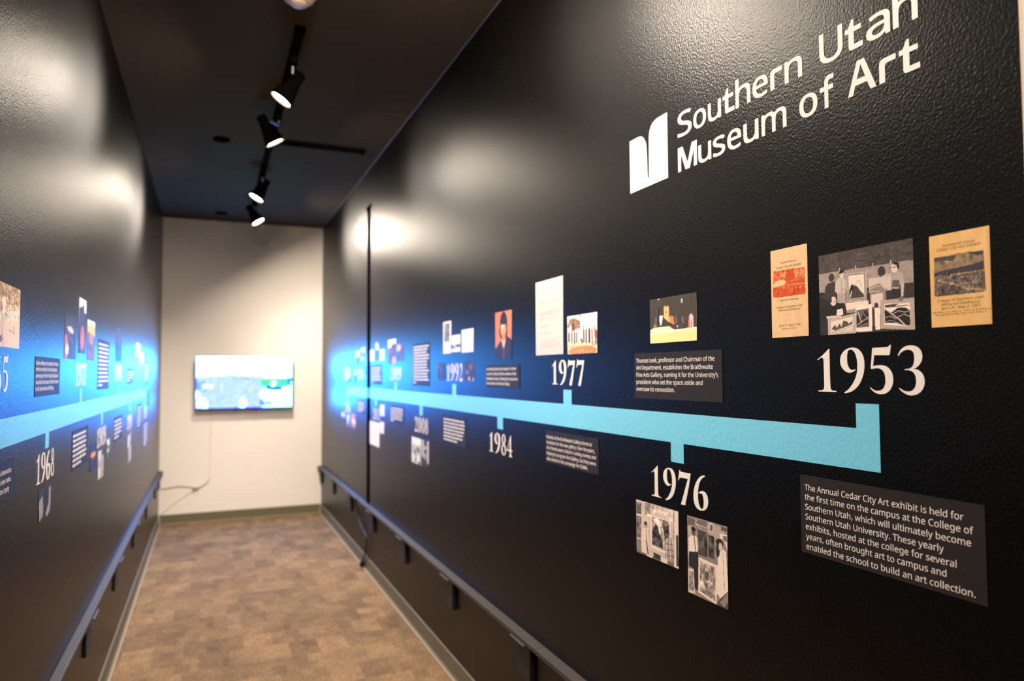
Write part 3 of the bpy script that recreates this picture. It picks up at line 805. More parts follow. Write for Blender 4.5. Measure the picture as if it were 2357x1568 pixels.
SEED = [11]
def pic(name, side, yl, yr, zt, zb, spec, label, cat, res=None):
    side, yc, zc, w, h = rect(side, yl, yr, zt, zb); SEED[0] += 7
    if spec in PICS: W, H, tint, txt = PICS[spec]
    else: W, H, tint, txt = (res or (22, 30)) + ('c', spec)
    if res: W, H = res
    me = picture_mesh(name, w, h, draw(txt, W, H, tint, SEED[0]), 0.001, M['picture'])
    o = bpy.data.objects.new(name, me); COL.objects.link(o)
    place(o, side, yc, zc)
    return tag(o, label, cat, GR[side])

def sheet(name, w, h, m, thick=0.001):
    return MB().box(-w / 2, w / 2, -h / 2, h / 2, 0, thick).build(name, m)

def panel(side, yl, yr, zt, zb, label, lines=None, bars=None, size=0.0125):
    """dark caption panel with cream words; bars = rows of words too soft to read, as (rows, fill of last row)"""
    side, yc, zc, w, h = rect(side, yl, yr, zt, zb)
    o = sheet('text_panel', w, h, M['panel']); place(o, side, yc, zc)
    tag(o, label, 'text panel', GR[side])
    sg = -1 if side == 'R' else 1
    if lines:
        L = [(t, (a - yc) * sg, (b - yc) * sg if b is not None else None, z - zc, size) for t, a, b, z in lines]
        fl = text_lines(L, F_SANS, 0.0, 0.001)
    else:
        rows, last = bars; fl = Flat(); rnd = random.Random(int(yc * 977) + rows)
        top, bot = h / 2 - 0.009, -h / 2 + 0.010; pitch = (top - bot) / rows
        for r in range(rows):
            yb = top - (r + 0.78) * pitch; x = -w / 2 + 0.012
            end = (-w / 2 + 0.012 + (w - 0.024) * (last if r == rows - 1 else rnd.uniform(0.86, 1.0)))
            while x < end - 0.006:
                ln = min(rnd.uniform(0.014, 0.05), end - x)
                fl.quad(x, x + ln, yb, yb + pitch * 0.42)
                for q in range(int(ln / 0.009)):
                    if rnd.random() < 0.4: fl.quad(x + q * 0.009, x + q * 0.009 + 0.002, yb + pitch * 0.42, yb + pitch * 0.62)
                x += ln + 0.005
    t = fl.build('lettering', M['cream'], 0.00105, 0.0002, o)
    t['label'] = 'cream lettering'
    return o

# ------------------------------------------------------------------ the corridor itself
def struct(o): o['kind'] = 'structure'; return o
struct(MB().box(-2.2, 3.0, -1.6, YE + 0.15, -0.06, 0).build('floor', M['carpet']))
struct(MB().box(-2.2, 3.0, -1.6, YE + 0.15, HC, HC + 0.1).build('ceiling', M['ceil']))
struct(MB().box(XR, XR + 0.14, YM, YE, 0, HC).build('wall_right', M['paint']))
struct(MB().box(XL - 0.14, XL, YM, YE, 0, HC).build('wall_left', M['paint']))
struct(MB().box(XL - 0.14, XR + 0.14, YE, YE + 0.12, 0, HC).build('wall_end', M['white']))
struct(MB().box(XR + 0.0015, 3.0, YM - 0.012, YM, 0, HC).build('wall_front', M['cream_wall']))

def base(name, side):
    mb = MB()
    prof = [(0, 0), (0, 0.087), (0.004, 0.087), (0.006, 0.084), (0.006, 0.012), (0.012, 0.0025), (0.012, 0)]
    if side == 'R': mb.prism([(XR - a, b) for a, b in prof], 1, YM, YE)
    elif side == 'L': mb.prism([(XL + a, b) for a, b in prof], 1, YM, YE)
    else: mb.prism([(YE - a, b) for a, b in prof], 0, XL + 0.012, XR - 0.012)
    return struct(mb.build(name, M['base']))
base('baseboard_right', 'R'); base('baseboard_left', 'L'); base('baseboard_end', 'E')
struct(MB().box(XR - 0.021, XR - 0.012, YM, YE - 0.012, 0, 0.005).build('trim_1', M['toe_highlight']))  # toe highlight laid along the baseboards as lighter strips
struct(MB().box(XL + 0.012, XL + 0.021, YM, YE - 0.012, 0, 0.005).build('trim_2', M['toe_highlight']))
struct(MB().box(XL + 0.021, XR - 0.021, YE - 0.021, YE - 0.012, 0, 0.005).build('trim_3', M['toe_highlight']))
struct(MB().prism([(XR, HC), (XR - 0.004, HC), (XR, HC - 0.004)], 1, YM, YE).build('trim_4', M['edge_line']))  # thin grey strip along the top edge of the right wall

# ledges with their brackets
def ledge(side, ztop, depth, ys, label):
    s = -1 if side == 'R' else 1; X = XR if side == 'R' else XL
    root = empty('wall_ledge', (X, 2.0, ztop))
    def bx(name, d0, d1, y0, y1, z0, z1, m, par, bevel=0.0015):
        a, b = sorted((X + s * d0, X + s * d1))
        o = MB().box(a, b, y0, y1, z0, z1).build(name, m, bevel=bevel, origin=((a + b) / 2, (y0 + y1) / 2, z0))
        return attach(o, par)
    bx('board', 0, depth, YM, 2.129, ztop - 0.016, ztop, M['ledge'], root)
    bx('board', 0, depth - 0.001, 2.131, YE - 0.002, ztop - 0.016, ztop, M['ledge'], root)
    for y in ys:
        b = bx('bracket', 0, depth - 0.019, y, y + 0.11, ztop - 0.150, ztop - 0.0165, M['bracket'], root)
        bx('clip', depth - 0.0185, depth + 0.006, y - 0.005, y + 0.115, ztop - 0.022, ztop - 0.0165, M['ledge'], b)
    return tag(root, label, 'ledge', 'ledges along the walls')
ledge('R', 0.450, 0.038, (2.21, 3.03, 3.86, 4.69, 5.49, 6.30, 7.02), 'black ledge low along the right wall with the logo')
ledge('L', 0.478, 0.030, (2.985, 3.835, 4.735, 5.66, 6.53, 7.02), 'black ledge low along the left wall with the 1968 numeral')

# matte black strip standing in for the dark gap between right wall panels
st = empty('joint_strip', (XR, 4.93, 1.2))
o = MB().box(XR - 0.002, XR, 4.876, 4.980, 0.4505, 2.455).build('strip', M['gap_dark'], origin=(XR, 4.927, 0.4505)); attach(o, st)
o = MB().prism([(4.876, 2.455), (4.980, 2.455), (5.01, 2.49), (4.85, 2.49)], 0, XR - 0.006, XR).build('top_cap', M['gap_dark'], origin=(XR, 4.927, 2.455)); attach(o, st)
tag(st, 'matte black joint strip standing in for the dark gap up the right wall', 'joint strip')

# ------------------------------------------------------------------ timeline bars
def timeline(side, spans, label):
    s = -1 if side == 'R' else 1
    mb = MB()
    for y0, y1, z0, z1 in spans:
        a, b = sorted((y0, y1)); mb.box(min(s * a, s * b), max(s * a, s * b), z0, z1, 0.0003, 0.0008 if (z1 - z0) > 0.06 and (b - a) > 0.1 else 0.00079)
    o = mb.build('timeline_bar', M['cyan']); place(o, side, 0, 0)
    return tag(o, label, 'timeline bar', 'timeline bars')
zB, zT = 1.1645, 1.2335
tr = timeline('R', [(0.8515, 5.77, zB, zT), (0.8515, 0.897, zT, 1.275), (1.930, 1.984, zT, 1.277), (3.029, 3.083, zT, 1.281), (4.116, 4.174, zT, 1.278), (5.163, 5.219, zT, 1.280),
      (1.378, 1.427, 1.119, zB), (2.481, 2.536, 1.120, zB), (3.572, 3.627, 1.114, zB), (4.662, 4.712, 1.119, zB), (5.700, 5.770, 1.108, zB)],
     'light blue timeline bar with short ticks along the right wall')
x = MB().box(-4.981, -4.875, zB, zT, 0.002, 0.0026).build('crossing_piece', M['teal'], tr); x['label'] = 'bar piece crossing the black joint strip, its missing sheen put into a duller teal'
timeline('L', [(0.9, 5.53, 1.176, 1.2380), (2.796, 2.841, 1.238, 1.283), (3.885, 3.938, 1.238, 1.284), (5.000, 5.070, 1.238, 1.275),
      (2.259, 2.307, 1.134, 1.176), (3.332, 3.386, 1.129, 1.176), (4.445, 4.515, 1.127, 1.176), (5.44, 5.53, 1.112, 1.176)],
     'light blue timeline bar with short ticks along the left wall')

# ------------------------------------------------------------------ year numerals
gy = 'cream year numerals'
for t, a, b, zb_, lb in (
  ('1953', 0.978, 0.769, 1.2920, 'largest cream 1953 numeral below the group photo'),
  ('1976', 1.511, 1.293, 1.0260, 'cream 1976 numeral hanging below the blue line'),
  ('1977', 2.064, 1.850, 1.2915, 'cream 1977 numeral under the white letter on right wall'),
  ('1984', 2.625, 2.395, 1.0265, 'cream 1984 numeral below the blue line'),
  ('1992', 3.166, 2.943, 1.2950, 'cream 1992 numeral between two small dark photos'),
  ('2008', 3.724, 3.475, 1.0255, 'cream 2008 numeral above a pale photo pair'),
  ('2009', 4.276, 4.020, 1.2910, 'cream 2009 numeral above the blue line'),
  ('2013', 4.780, 4.578, 1.0290, 'soft 2013 numeral just right of the black joint strip, below the line'),
  ('2014', 5.313, 5.083, 1.2880, 'soft 2014 numeral just left of the black joint strip'),
  ('2016', 5.849, 5.614, 1.0290, 'farthest numeral on the right wall, under the bar end')):
    year(t, 'R', a, b, zb_, lb, gy)
for t, a, b, zb_, lb in (
  ('1965', 1.640, 1.857, 1.2945, 'cream 1965 numeral cut by the left edge, its 5 showing'),
  ('1968', 2.164, 2.387, 1.0490, 'cream 1968 numeral below the line on the left wall'),
  ('1977', 2.717, 2.928, 1.2945, 'cream 1977 numeral under three small photos on left wall'),
  ('1989', 3.236, 3.486, 1.0420, 'cream 1989 numeral below the line on the left wall'),
  ('1994', 3.790, 4.045, 1.3020, 'bright washed-out numeral in the blue glow of left wall'),
  ('1999', 4.345, 4.600, 1.0350, 'faint numeral below the line, fourth from left frame edge'),
  ('2011', 5.430, 5.650, 1.0350, 'faintest numeral at the far end of left wall, below line')):
    year(t, 'L', a, b, zb_, lb, gy)

# ------------------------------------------------------------------ museum logo
logo = empty('museum_logo', (0, 0, 0)); place(logo, 'R', 1.17, 1.79)
def lg(y): return -(y - 1.17)
EMB = [(1.59, 1.931), (1.552, 1.931), (1.54, 1.930), (1.529, 1.925), (1.519, 1.914), (1.513, 1.901), (1.511, 1.879), (1.509, 1.818), (1.5075, 1.8135), (1.506, 1.8125), (1.5045, 1.8135), (1.503, 1.818), (1.501, 1.915), (1.499, 1.927), (1.494, 1.938), (1.484, 1.947), (1.467, 1.952), (1.4225, 1.9525), (1.4225, 1.7935), (1.589, 1.7935)]
fl = Flat(); v, f = flat_poly([[(lg(a), b - 1.79) for a, b in EMB]]); fl.add(v, f)
fl.build('emblem', M['cream'], 0.0, 0.0006, logo)
R_POLY = [(0, 0), (0, .78), (.03, .89), (.12, .97), (.27, 1.0), (1, 1.0), (1, .775), (.50, .775), (.41, .755), (.355, .70), (.345, .62), (.345, 0)]
T_POLY = [(0, .985), (0, .775), (.20, .775), (.20, .17), (.22, .07), (.28, .015), (.38, 0), (1, 0), (1, .225), (.50, .225), (.50, .775), (.92, .775), (.92, .985), (.50, .985), (.50, 1.32), (.38, 1.32), (.28, 1.16), (.22, 1.03), (.14, .985)]
M_POLY = [(0, 0), (0, 1), (.25, 1), (.51, .27), (.74, 1), (1, 1), (1, 0), (.835, 0), (.835, .68), (.62, 0), (.40, 0), (.165, .70), (.165, 0)]
A_POLY = [(0, 0), (.345, 1), (.60, 1), (1, 0), (.80, 0), (.69, .27), (.265, .27), (.185, 0)]
A_HOLE = [(.325, .45), (.625, .45), (.475, .86)]
F_POLY = [(.33, 0), (.33, .555), (0, .555), (0, .705), (.33, .705), (.33, .80), (.37, .92), (.48, .99), (.65, 1.02), (1, 1.02), (1, .87), (.74, .87), (.64, .84), (.60, .78), (.60, .705), (.96, .705), (.96, .555), (.60, .555), (.60, 0)]
CAPS = {'M': [M_POLY], 'A': [A_POLY, A_HOLE], 'f': [F_POLY]}
WORDS = [('Southern', 1.8765, [(1.382, 1.328), (1.322, 1.277), (1.27, 1.226), (1.221, 1.184), (1.18, 1.135), (1.129, 1.086), (1.079, 1.048), (1.041, 0.997)]),
         ('Utah', 1.8765, [(0.956, 0.904), (0.899, 0.863), (0.856, 0.81), (0.805, 0.761)]),
         ('Museum', 1.7950, [(1.382, 1.311), (1.306, 1.261), (1.255, 1.215), (1.208, 1.165), (1.158, 1.114), (1.106, 1.038)]),
         ('of', 1.7960, [(1.006, 0.963), (0.957, 0.926)]),
         ('Art', 1.7970, [(0.896, 0.839), (0.833, 0.802), (0.796, 0.76)])]
vM, _ = glyph_run('M', F_SANS); CAP = vM[:, 1].max()
vx, _ = glyph_run('x', F_SANS); XUNIT = vx[:, 1].max()
XH = 0.0400
for wd, zb_, ext in WORDS:
    fl = Flat()
    for ch, (a, b) in zip(wd, ext):
        x0, x1 = lg(a), lg(b); dy = zb_ - 1.79
        if ch == 'r': v, f = flat_poly([R_POLY]); fl.add(v, f, x1 - x0, XH, x0, dy)
        elif ch == 't': v, f = flat_poly([T_POLY]); fl.add(v, f, x1 - x0, XH, x0, dy)
        elif ch in CAPS: v, f = flat_poly(CAPS[ch]); fl.add(v, f, x1 - x0, 0.0568, x0, dy)
        else:
            v, f = glyph_run(ch, F_SANS, 0, 0, 12)
            mn, mx = v[:, 0].min(), v[:, 0].max(); k = (x1 - x0) / (mx - mn)
            sy = 0.0555 / CAP if ch in 'SUMAhf' else XH / XUNIT
            for q, (ox, oy) in enumerate(((-0.0011, -0.0006), (0.0011, -0.0006), (-0.0011, 0.0006), (0.0011, 0.0006))):   # a little bolder than the plain letter
                fl.add(v, f, k * 0.95, sy, x0 - k * mn * 0.95 + (x1 - x0) * 0.025 + ox, dy + oy, q * 0.00006)
    fl.build('logo_word', M['cream'], 0.0, 0.0006, logo)
tag(logo, 'cream museum logo with a leaf-like emblem and two lines of large letters', 'logo')

# ------------------------------------------------------------------ prints on the right wall
def lettering(o, name, lines, shear=0.35, fat=-0.004):
    t = text_lines([(x, 0, 'c', y, s) for x, y, s in lines], F_SANS, shear, fat).build(name, M['ink'], 0.00105, 0.0001, o); t['label'] = 'dark printed lettering'
o = pic('exhibit_brochure', 'R', 1.088, 0.996, 1.563, 1.394, 'brochure_red', 'narrow tan exhibit brochure with a red-orange landscape picture', 'brochure')
lettering(o, 'title_lettering', [('Eleventh Annual', 0.0560, 0.0066), ('Cedar City Art Exhibit', 0.0470, 0.0080)])
lettering(o, 'caption_lettering', [('"Spring in Zion" by Paul Lauritz', -0.0152, 0.0042)], 0, 0.01)
lettering(o, 'venue_lettering', [('College of Southern Utah', -0.0290, 0.0070), ('Memorial Fieldhouse', -0.0348, 0.0070)])
lettering(o, 'date_lettering', [('April 27 - May 2, 1951', -0.0640, 0.0070), ('9:00 a. m. to 10:00 p. m.', -0.0695, 0.0044)])
pic('group_photo', 'R', 0.969, 0.782, 1.5355, 1.393, 'group_bw', 'large sepia photo of three men posing with framed landscapes', 'photo')
o = pic('exhibit_brochure', 'R', 0.754, 0.663, 1.532, 1.394, 'brochure_black', 'wide tan exhibit brochure with a dark landscape picture', 'brochure')
lettering(o, 'title_lettering', [('Seventeenth Annual', 0.0500, 0.0066), ('Cedar City Art Exhibit', 0.0440, 0.0084)])
lettering(o, 'caption_lettering', [('"Spring Comes to Wyoming" by Paul Lauritz', -0.0233, 0.0044)], 0, 0.01)
lettering(o, 'venue_lettering', [('College of Southern Utah', -0.0320, 0.0074), ('Memorial Fieldhouse', -0.0377, 0.0074), ('April 28 - May 2, 1957', -0.0434, 0.0074), ('Daily 9:00 a. m. to 5:00 p. m. - 7:00 p. m. to 10:00 p. m.', -0.0482, 0.0044), ('Saturdays and Sundays 2:00 p. m. to 10:00 p. m.', -0.0520, 0.0044)])
panel('R', 1.025, 0.683, 1.140, 1.000, 'largest charcoal caption panel, seven lines, under the right end of the blue bar', [
  ('The Annual Cedar City Art exhibit is held for', 1.0145, 0.714, 1.1134), ('the first time on the campus at the College of', 1.0143, 0.700, 1.0960),
  ('Southern Utah, which will ultimately become', 1.0141, 0.704, 1.0784), ('Southern Utah University. These yearly', 1.0139, 0.746, 1.0608),
  ('exhibits, hosted at the college for several', 1.0137, 0.727, 1.0432), ('years, often brought art to campus and', 1.0135, 0.743, 1.0258), ('enabled the school to build an art collection.', 1.0133, 0.700, 1.0075)], size=0.0180)
pic('stage_photo', 'R', 1.506, 1.322, 1.508, 1.400, 'stage_night', 'night photo of a lit tower and steps above a caption panel', 'photo')
panel('R', 1.579, 1.238, 1.377, 1.264, 'charcoal caption panel of five lines under the night photo', [
  ('Thomas Leek, professor and Chairman of the', 1.571, 1.262, 1.3533), ('Art Department, establishes the Braithwaite', 1.571, 1.268, 1.3357), ('Fine Arts Gallery, naming it for the University\u2019s', 1.571, 1.251, 1.3178),
  ('president who set the space aside and', 1.571, 1.304, 1.3000), ('oversaw its renovation.', 1.571, 1.409, 1.2824)], size=0.0180)
pic('studio_photo', 'R', 1.580, 1.403, 1.0065, 0.8755, 'studio_men', 'sepia photo of two men beside a framed picture, left under 1976', 'photo')
pic('studio_photo', 'R', 1.368, 1.232, 1.0045, 0.833, 'studio_pair', 'tall sepia photo of a man in tie and a woman in white, right under 1976', 'photo')
pic('typed_letter', 'R', 2.183, 1.982, 1.630, 1.387, 'letter', 'tall white typed letter above the right-wall 1977', 'letter')
pic('crowd_photo', 'R', 1.953, 1.771, 1.500, 1.385, 'groundbreaking', 'colour photo of a row of people outdoors beside the white letter', 'photo')
panel('R', 2.110, 1.770, 1.144, 1.043, 'charcoal caption panel of five lines under the blue line, right of 1984', [
  ('Friends of the Braithwaite Gallery forms to', 2.106, 1.808, 1.1192), ('fundraise for the new gallery. Over the years,', 2.106, 1.792, 1.1022), ('the Friends were critical in raising money and', 2.106, 1.786, 1.0850),
  ('helping to program the Gallery, but they were', 2.106, 1.786, 1.0675), ('also central in the campaign for SUMA.', 2.106, 1.834, 1.0500)], size=0.0180)
pic('portrait_photo', 'R', 2.552, 2.394, 1.558, 1.381, 'portrait', 'portrait photo of a dark-haired person on an orange backdrop', 'photo')
panel('R', 2.652, 2.323, 1.360, 1.274, 'charcoal caption panel of four lines under the orange portrait', [
  ('LeAnn King, beloved arts educator, is hired', 2.6487, 2.356, 1.3401), ('as the first official, full-time director of the', 2.6487, 2.352, 1.3215), ('Braithwaite Gallery, following her graduation', 2.6487, 2.340, 1.3029), ('from Southern Utah State College.', 2.6487, 2.412, 1.2848)], size=0.0180)
pic('booklet_page', 'R', 3.218, 3.101, 1.567, 1.420, '''f 236,230,222
p 120,115,112 .2,.08 .8,.08 .8,.62 .2,.62
m 60 9 .2,.08 .8,.08 .8,.62 .2,.62
l 205,200,194 .03 .2,.72 .75,.72
l 212,206,200 .03 .2,.8 .7,.8''', 'tallest white page with a grey picture above 1992', 'page')
pic('invitation_card', 'R', 3.091, 2.972, 1.499, 1.424, '''f 238,234,226
p 46,74,150 0,.58 1,.53 1,.74 0,.76
p 190,190,200 .2,.56 .5,.55 .55,.75 .25,.75
l 205,205,205 .06 .15,.86 .8,.85''', 'smallest white card with a blue band above 1992', 'card', (24, 18))
pic('invitation_card', 'R', 2.952, 2.802, 1.516, 1.418, '''f 238,231,222
l 214,206,198 .05 .45,.28 .52,.28
l 218,210,202 .04 .3,.5 .7,.5
l 218,210,202 .04 .25,.6 .75,.6
l 218,210,202 .04 .35,.72 .65,.72''', 'blank-looking cream card, right of the three cards above 1992', 'card', (30, 22))
pic('small_photo', 'R', 3.309, 3.196, 1.378, 1.297, '''f 58,50,58
n 14 8
e 150,90,70 .12,.2 .08,.12
e 80,70,85 .5,.45 .15,.2''', 'small dark photo touching the left side of 1992', 'photo')
pic('small_photo', 'R', 2.915, 2.795, 1.379, 1.297, '''f 66,46,44
n 18 9
e 130,100,105 .3,.55 .15,.12
e 120,95,100 .65,.3 .14,.14
e 190,170,175 .5,.88 .1,.1
e 185,165,170 .92,.93 .1,.12''', 'small dark reddish photo right of 1992', 'photo')
panel('R', 3.760, 3.439, 1.486, 1.265, 'tall charcoal caption panel of twelve lines between 2009 and 1992', bars=(13, 0.2))
pic('event_photo', 'R', 4.341, 4.147, 1.534, 1.387, '''f 88,60,56
n 16 8
p 236,232,228 0,0 1,0 1,.2 .45,.22 .4,.34 0,.36
p 130,66,60 0,.36 .5,.3 .5,.6 0,.55
e 225,150,60 .75,.85 .22,.16''', 'tall photo with a white top above 2009', 'photo')
pic('event_photo', 'R', 4.118, 3.958, 1.497, 1.403, '''f 92,62,58
n 18 7
e 205,165,140 .25,.2 .3,.22
p 70,60,75 0,.5 1,.4 1,1 0,1
e 130,60,70 .7,.8 .15,.12''', 'squarish photo upper right of 2009', 'photo')
pic('invitation_card', 'R', 4.915, 4.745, 1.490, 1.412, 'f 238,225,205\nn 3 5', 'cream card overlapping the black joint strip above the line', 'card', (20, 14))
pic('event_photo', 'R', 4.717, 4.604, 1.532, 1.415, '''f 60,92,130
n 12 7
p 232,232,230 .1,0 .7,0 1,.4 .4,.45 .2,.3''', 'blue photo with a white top between two cream cards', 'photo')
pic('invitation_card', 'R', 4.577, 4.450, 1.484, 1.412, 'f 240,228,212\nn 3 5\np 232,190,160 .4,.3 .6,.3 .6,.8 .4,.8', 'cream card just right of the blue photo', 'card', (20, 14))
panel('R', 4.849, 4.514, 1.388, 1.258, 'charcoal caption panel right beside the black joint strip', bars=(8, 0.25))
panel('R', 5.902, 5.575, 1.397, 1.267, 'charcoal caption panel nearest the television on the right wall, above the line', bars=(8, 0.7))
pic('event_photo', 'R', 5.386, 5.248, 1.497, 1.389, 'f 90,78,96\nn 10 6\np 238,225,220 0,0 1,0 .8,.3 .5,.45 0,.45', 'small photo with a pale top, upper left of 2014', 'photo')
pic('event_photo', 'R', 5.204, 5.061, 1.518, 1.423, 'f 120,110,105\nn 16 6\np 240,228,215 0,.1 1,0 1,.4 .6,.45 .5,.25 0,.3\np 205,150,155 .1,.75 .8,.7 .8,1 .1,1', 'small photo with a pale top, upper right of 2014', 'photo')
pic('small_photo', 'R', 5.463, 5.345, 1.357, 1.263, 'f 60,60,72\nn 8 6\np 190,195,205 0,0 1,0 1,.4 0,.4', 'small photo left of 2014, dark below', 'photo')
pic('small_photo', 'R', 5.066, 5.022, 1.387, 1.322, 'f 52,52,60\nn 8 6', 'narrow dark photo between 2014 and the black joint strip', 'photo', (10, 20))
panel('R', 5.326, 5.036, 1.143, 1.045, 'charcoal caption panel below the line, left of the black joint strip', bars=(6, 0.6))
pic('white_document', 'R', 4.912, 4.582, 1.013, 0.858, 'f 238,230,220\nl 222,214,205 .03 .3,.35 .7,.35\nl 222,214,205 .03 .2,.5 .8,.5\nl 222,214,205 .03 .25,.62 .75,.62', 'white document under the 2013 numeral', 'document', (30, 24))
pic('invitation_card', 'R', 4.562, 4.442, 1.134, 1.064, 'f 240,228,212\nn 3 5', 'cream card right of the 2013 numeral', 'card', (16, 14))
pic('invitation_card', 'R', 4.567, 4.453, 1.026, 0.954, 'f 238,228,216\nn 3 5', 'cream card right of the white document', 'card', (16, 14))
panel('R', 4.284, 3.951, 1.143, 1.035, 'charcoal caption panel left of the 2008 numeral, below the line', bars=(6, 0.25))
pic('archive_photo', 'R', 3.784, 3.601, 0.9925, 0.858, 'f 200,196,192\nn 12 5\np 232,229,224 0,0 1,0 1,.25 0,.3\ne 100,95,92 .35,.65 .12,.2\ne 120,115,110 .7,.45 .2,.12\ne 225,222,218 .2,.75 .2,.14\ne 228,224,220 .65,.8 .2,.14\ne 80,76,74 .8,.95 .12,.1\ne 90,85,82 .45,.82 .07,.16', 'pale grey photo lower left of 2008', 'photo', (36, 36))
pic('archive_photo', 'R', 3.585, 3.453, 0.9945, 0.862, 'f 62,54,56\nn 10 6\np 205,202,190 .08,.02 .28,.02 .28,.7 .08,.65\np 200,198,188 .74,.02 .92,.02 .92,.85 .74,.82\ne 195,185,185 .5,.3 .14,.08\ne 165,160,160 .5,.6 .14,.14', 'dark photo with two pale upright bands, lower right of 2008', 'photo', (30, 34))
panel('R', 3.222, 2.894, 1.137, 1.011, 'charcoal caption panel of seven lines below the line, under 1992', bars=(7, 0.66))
pic('small_photo', 'R', 6.018, 5.833, 1.019, 0.977, 'f 150,160,155\nn 16 5\ne 215,220,215 .4,.4 .3,.3', 'small grey-green photo, farthest left in the cluster under 2016', 'photo', (16, 10))
pic('small_photo', 'R', 5.765, 5.639, 1.013, 0.910, 'f 150,165,175\nn 14 5\np 70,60,75 .1,.7 .9,.7 .9,1 .1,1\ne 205,225,225 .5,.25 .3,.2', 'grey-blue photo in the middle of the cluster under 2016', 'photo', (16, 18))
pic('small_photo', 'R', 5.584, 5.400, 1.027, 0.924, 'f 160,120,110\nn 14 5\np 205,120,70 .1,0 .9,0 .9,.3 .1,.3\np 240,205,185 .3,.35 .9,.4 1,.8 .2,.6', 'orange and pink photo, nearest in the cluster under 2016', 'photo', (16, 18))

# ------------------------------------------------------------------ prints on the left wall
pic('outdoor_photo', 'L', 1.700, 1.946, 1.5245, 1.390, 'desert', 'tan outdoor photo cut by the left frame edge', 'photo')
panel('L', 2.118, 2.439, 1.3775, 1.275, 'charcoal caption panel between 1965 and 1977 on the left wall', [
  ('Charlene Bletson, the Festival\u2019s first African', 2.124, 2.409, 1.3560), ('American actor joins the acting company,', 2.125, 2.398, 1.3405), ('performing in the role of Lady Catesby and', 2.126, 2.410, 1.3235), ('two others that season. She later became', 2.127, 2.421, 1.3070), ('the first female director at USF history.', 2.125, 2.353, 1.2900)], size=0.0180)
pic('stage_photo', 'L', 2.503, 2.699, 1.514, 1.380, '''f 62,50,52
n 14 7
p 205,190,170 .15,.27 .55,.25 .75,.33 .7,.42 .3,.36
l 110,95,95 .05 .3,.4 .7,.62
e 190,110,60 .12,.75 .2,.3
e 250,205,160 .22,.78 .13,.12
e 70,55,50 .75,.8 .2,.2''', 'dark stage photo with a warm glow, left of three above 1977', 'photo', (36, 44))
pic('stage_photo', 'L', 2.757, 2.896, 1.589, 1.404, '''f 60,55,72
n 12 8
p 232,228,222 0,0 1,0 1,.24 .75,.26 .6,.1 .3,.16 0,.2
e 205,85,50 .5,.72 .28,.22
e 245,110,60 .5,.75 .17,.12''', 'tall stage photo with a red figure and white top, middle of three', 'photo', (30, 48))
pic('stage_photo', 'L', 2.940, 3.110, 1.528, 1.382, '''f 120,72,76
n 16 7
p 232,226,206 0,0 1,0 1,.16 0,.12
p 215,180,70 0,.12 1,.14 1,.38 0,.3
p 165,125,90 .2,.3 .8,.35 .7,.6 .3,.6
p 95,60,80 .1,.5 .6,.62 .6,.78 .1,.7''', 'stage photo with a yellow top, right of three above 1977', 'photo', (30, 40))
panel('L', 3.210, 3.547, 1.471, 1.272, 'tall charcoal caption panel of eleven lines on the left wall', bars=(11, 0.4))
pic('stage_photo', 'L', 3.776, 4.022, 1.549, 1.393, 'f 82,66,72\nn 12 6\np 40,60,95 0,.4 .4,.38 .5,.5 1,.55 1,1 0,1', 'brown and blue photo above the washed-out numeral', 'photo')
panel('L', 4.296, 4.611, 1.365, 1.281, 'small charcoal caption panel in the brightest glow of left wall', bars=(4, 0.6))
pic('invitation_card', 'L', 4.799, 5.030, 1.521, 1.440, 'f 240,236,228\nn 3 5', 'white card, upper of two at far end of the left wall', 'card', (18, 12))
pic('invitation_card', 'L', 5.033, 5.282, 1.473, 1.402, 'f 238,226,224\nn 4 5', 'pinkish card, lower of two at far end of the left wall', 'card', (18, 12))
panel('L', 5.410, 5.707, 1.418, 1.267, 'farthest charcoal caption panel above the line on the left wall', bars=(8, 0.5))
pic('small_photo', 'L', 5.710, 5.838, 1.213, 1.106, 'f 50,48,52\nn 8 6', 'narrow dark photo just beyond the left timeline end', 'photo', (14, 16))
panel('L', 1.640, 1.935, 1.1455, 1.0665, 'charcoal caption panel cut by the left frame edge, below the line', [
  ('out-of-town actors,', 1.790, 1.905, 1.1180), ('and other states,', 1.790, 1.902, 1.0985), ('Actors Equity', 1.800, 1.888, 1.0790)], size=0.0180)
pic('archive_photo', 'L', 2.197, 2.358, 1.032, 0.950, '''f 52,46,46
n 10 8
p 160,150,150 .02,.35 .3,.25 .34,.85 .08,.98
n 6 14
p 165,155,152 .78,.1 .9,.1 .88,.85 .62,1 .55,.9 .75,.6
p 34,30,32 .4,.1 .7,.1 .62,.7 .45,.8''', 'dark grey photo of pale figures under 1968', 'photo', (30, 26))
panel('L', 2.675, 2.995, 1.150, 1.020, 'charcoal caption panel of seven lines, left of 1989', bars=(7, 0.55))
pic('event_photo', 'L', 3.053, 3.230, 1.072, 0.971, 'f 36,36,48\nn 8 6\np 34,40,80 0,0 1,0 1,.35 0,.35\ne 230,150,80 .45,.42 .35,.1\nl 150,100,60 .05 .4,.5 .5,.62', 'dark photo with an orange blob beside 1989', 'photo', (26, 30))
pic('archive_photo', 'L', 3.272, 3.428, 1.026, 0.913, 'f 172,164,160\nn 12 5\np 60,56,58 .6,0 1,0 1,.25 .6,.2\np 225,220,215 .1,0 .45,0 .4,.3 .1,.35\ne 222,215,210 .2,.75 .15,.2', 'pale grey photo directly under 1989', 'photo', (26, 34))
pic('event_photo', 'L', 3.500, 3.634, 1.053, 0.977, 'f 82,84,88\nn 14 5\np 215,212,220 .1,0 .8,0 .9,.4 .6,.4 .3,.3\np 70,90,50 0,.7 1,.75 1,1 0,1\np 215,200,150 .35,.55 .8,.5 .7,.75 .3,.75', 'small green and white photo right of 1989', 'photo', (22, 22))
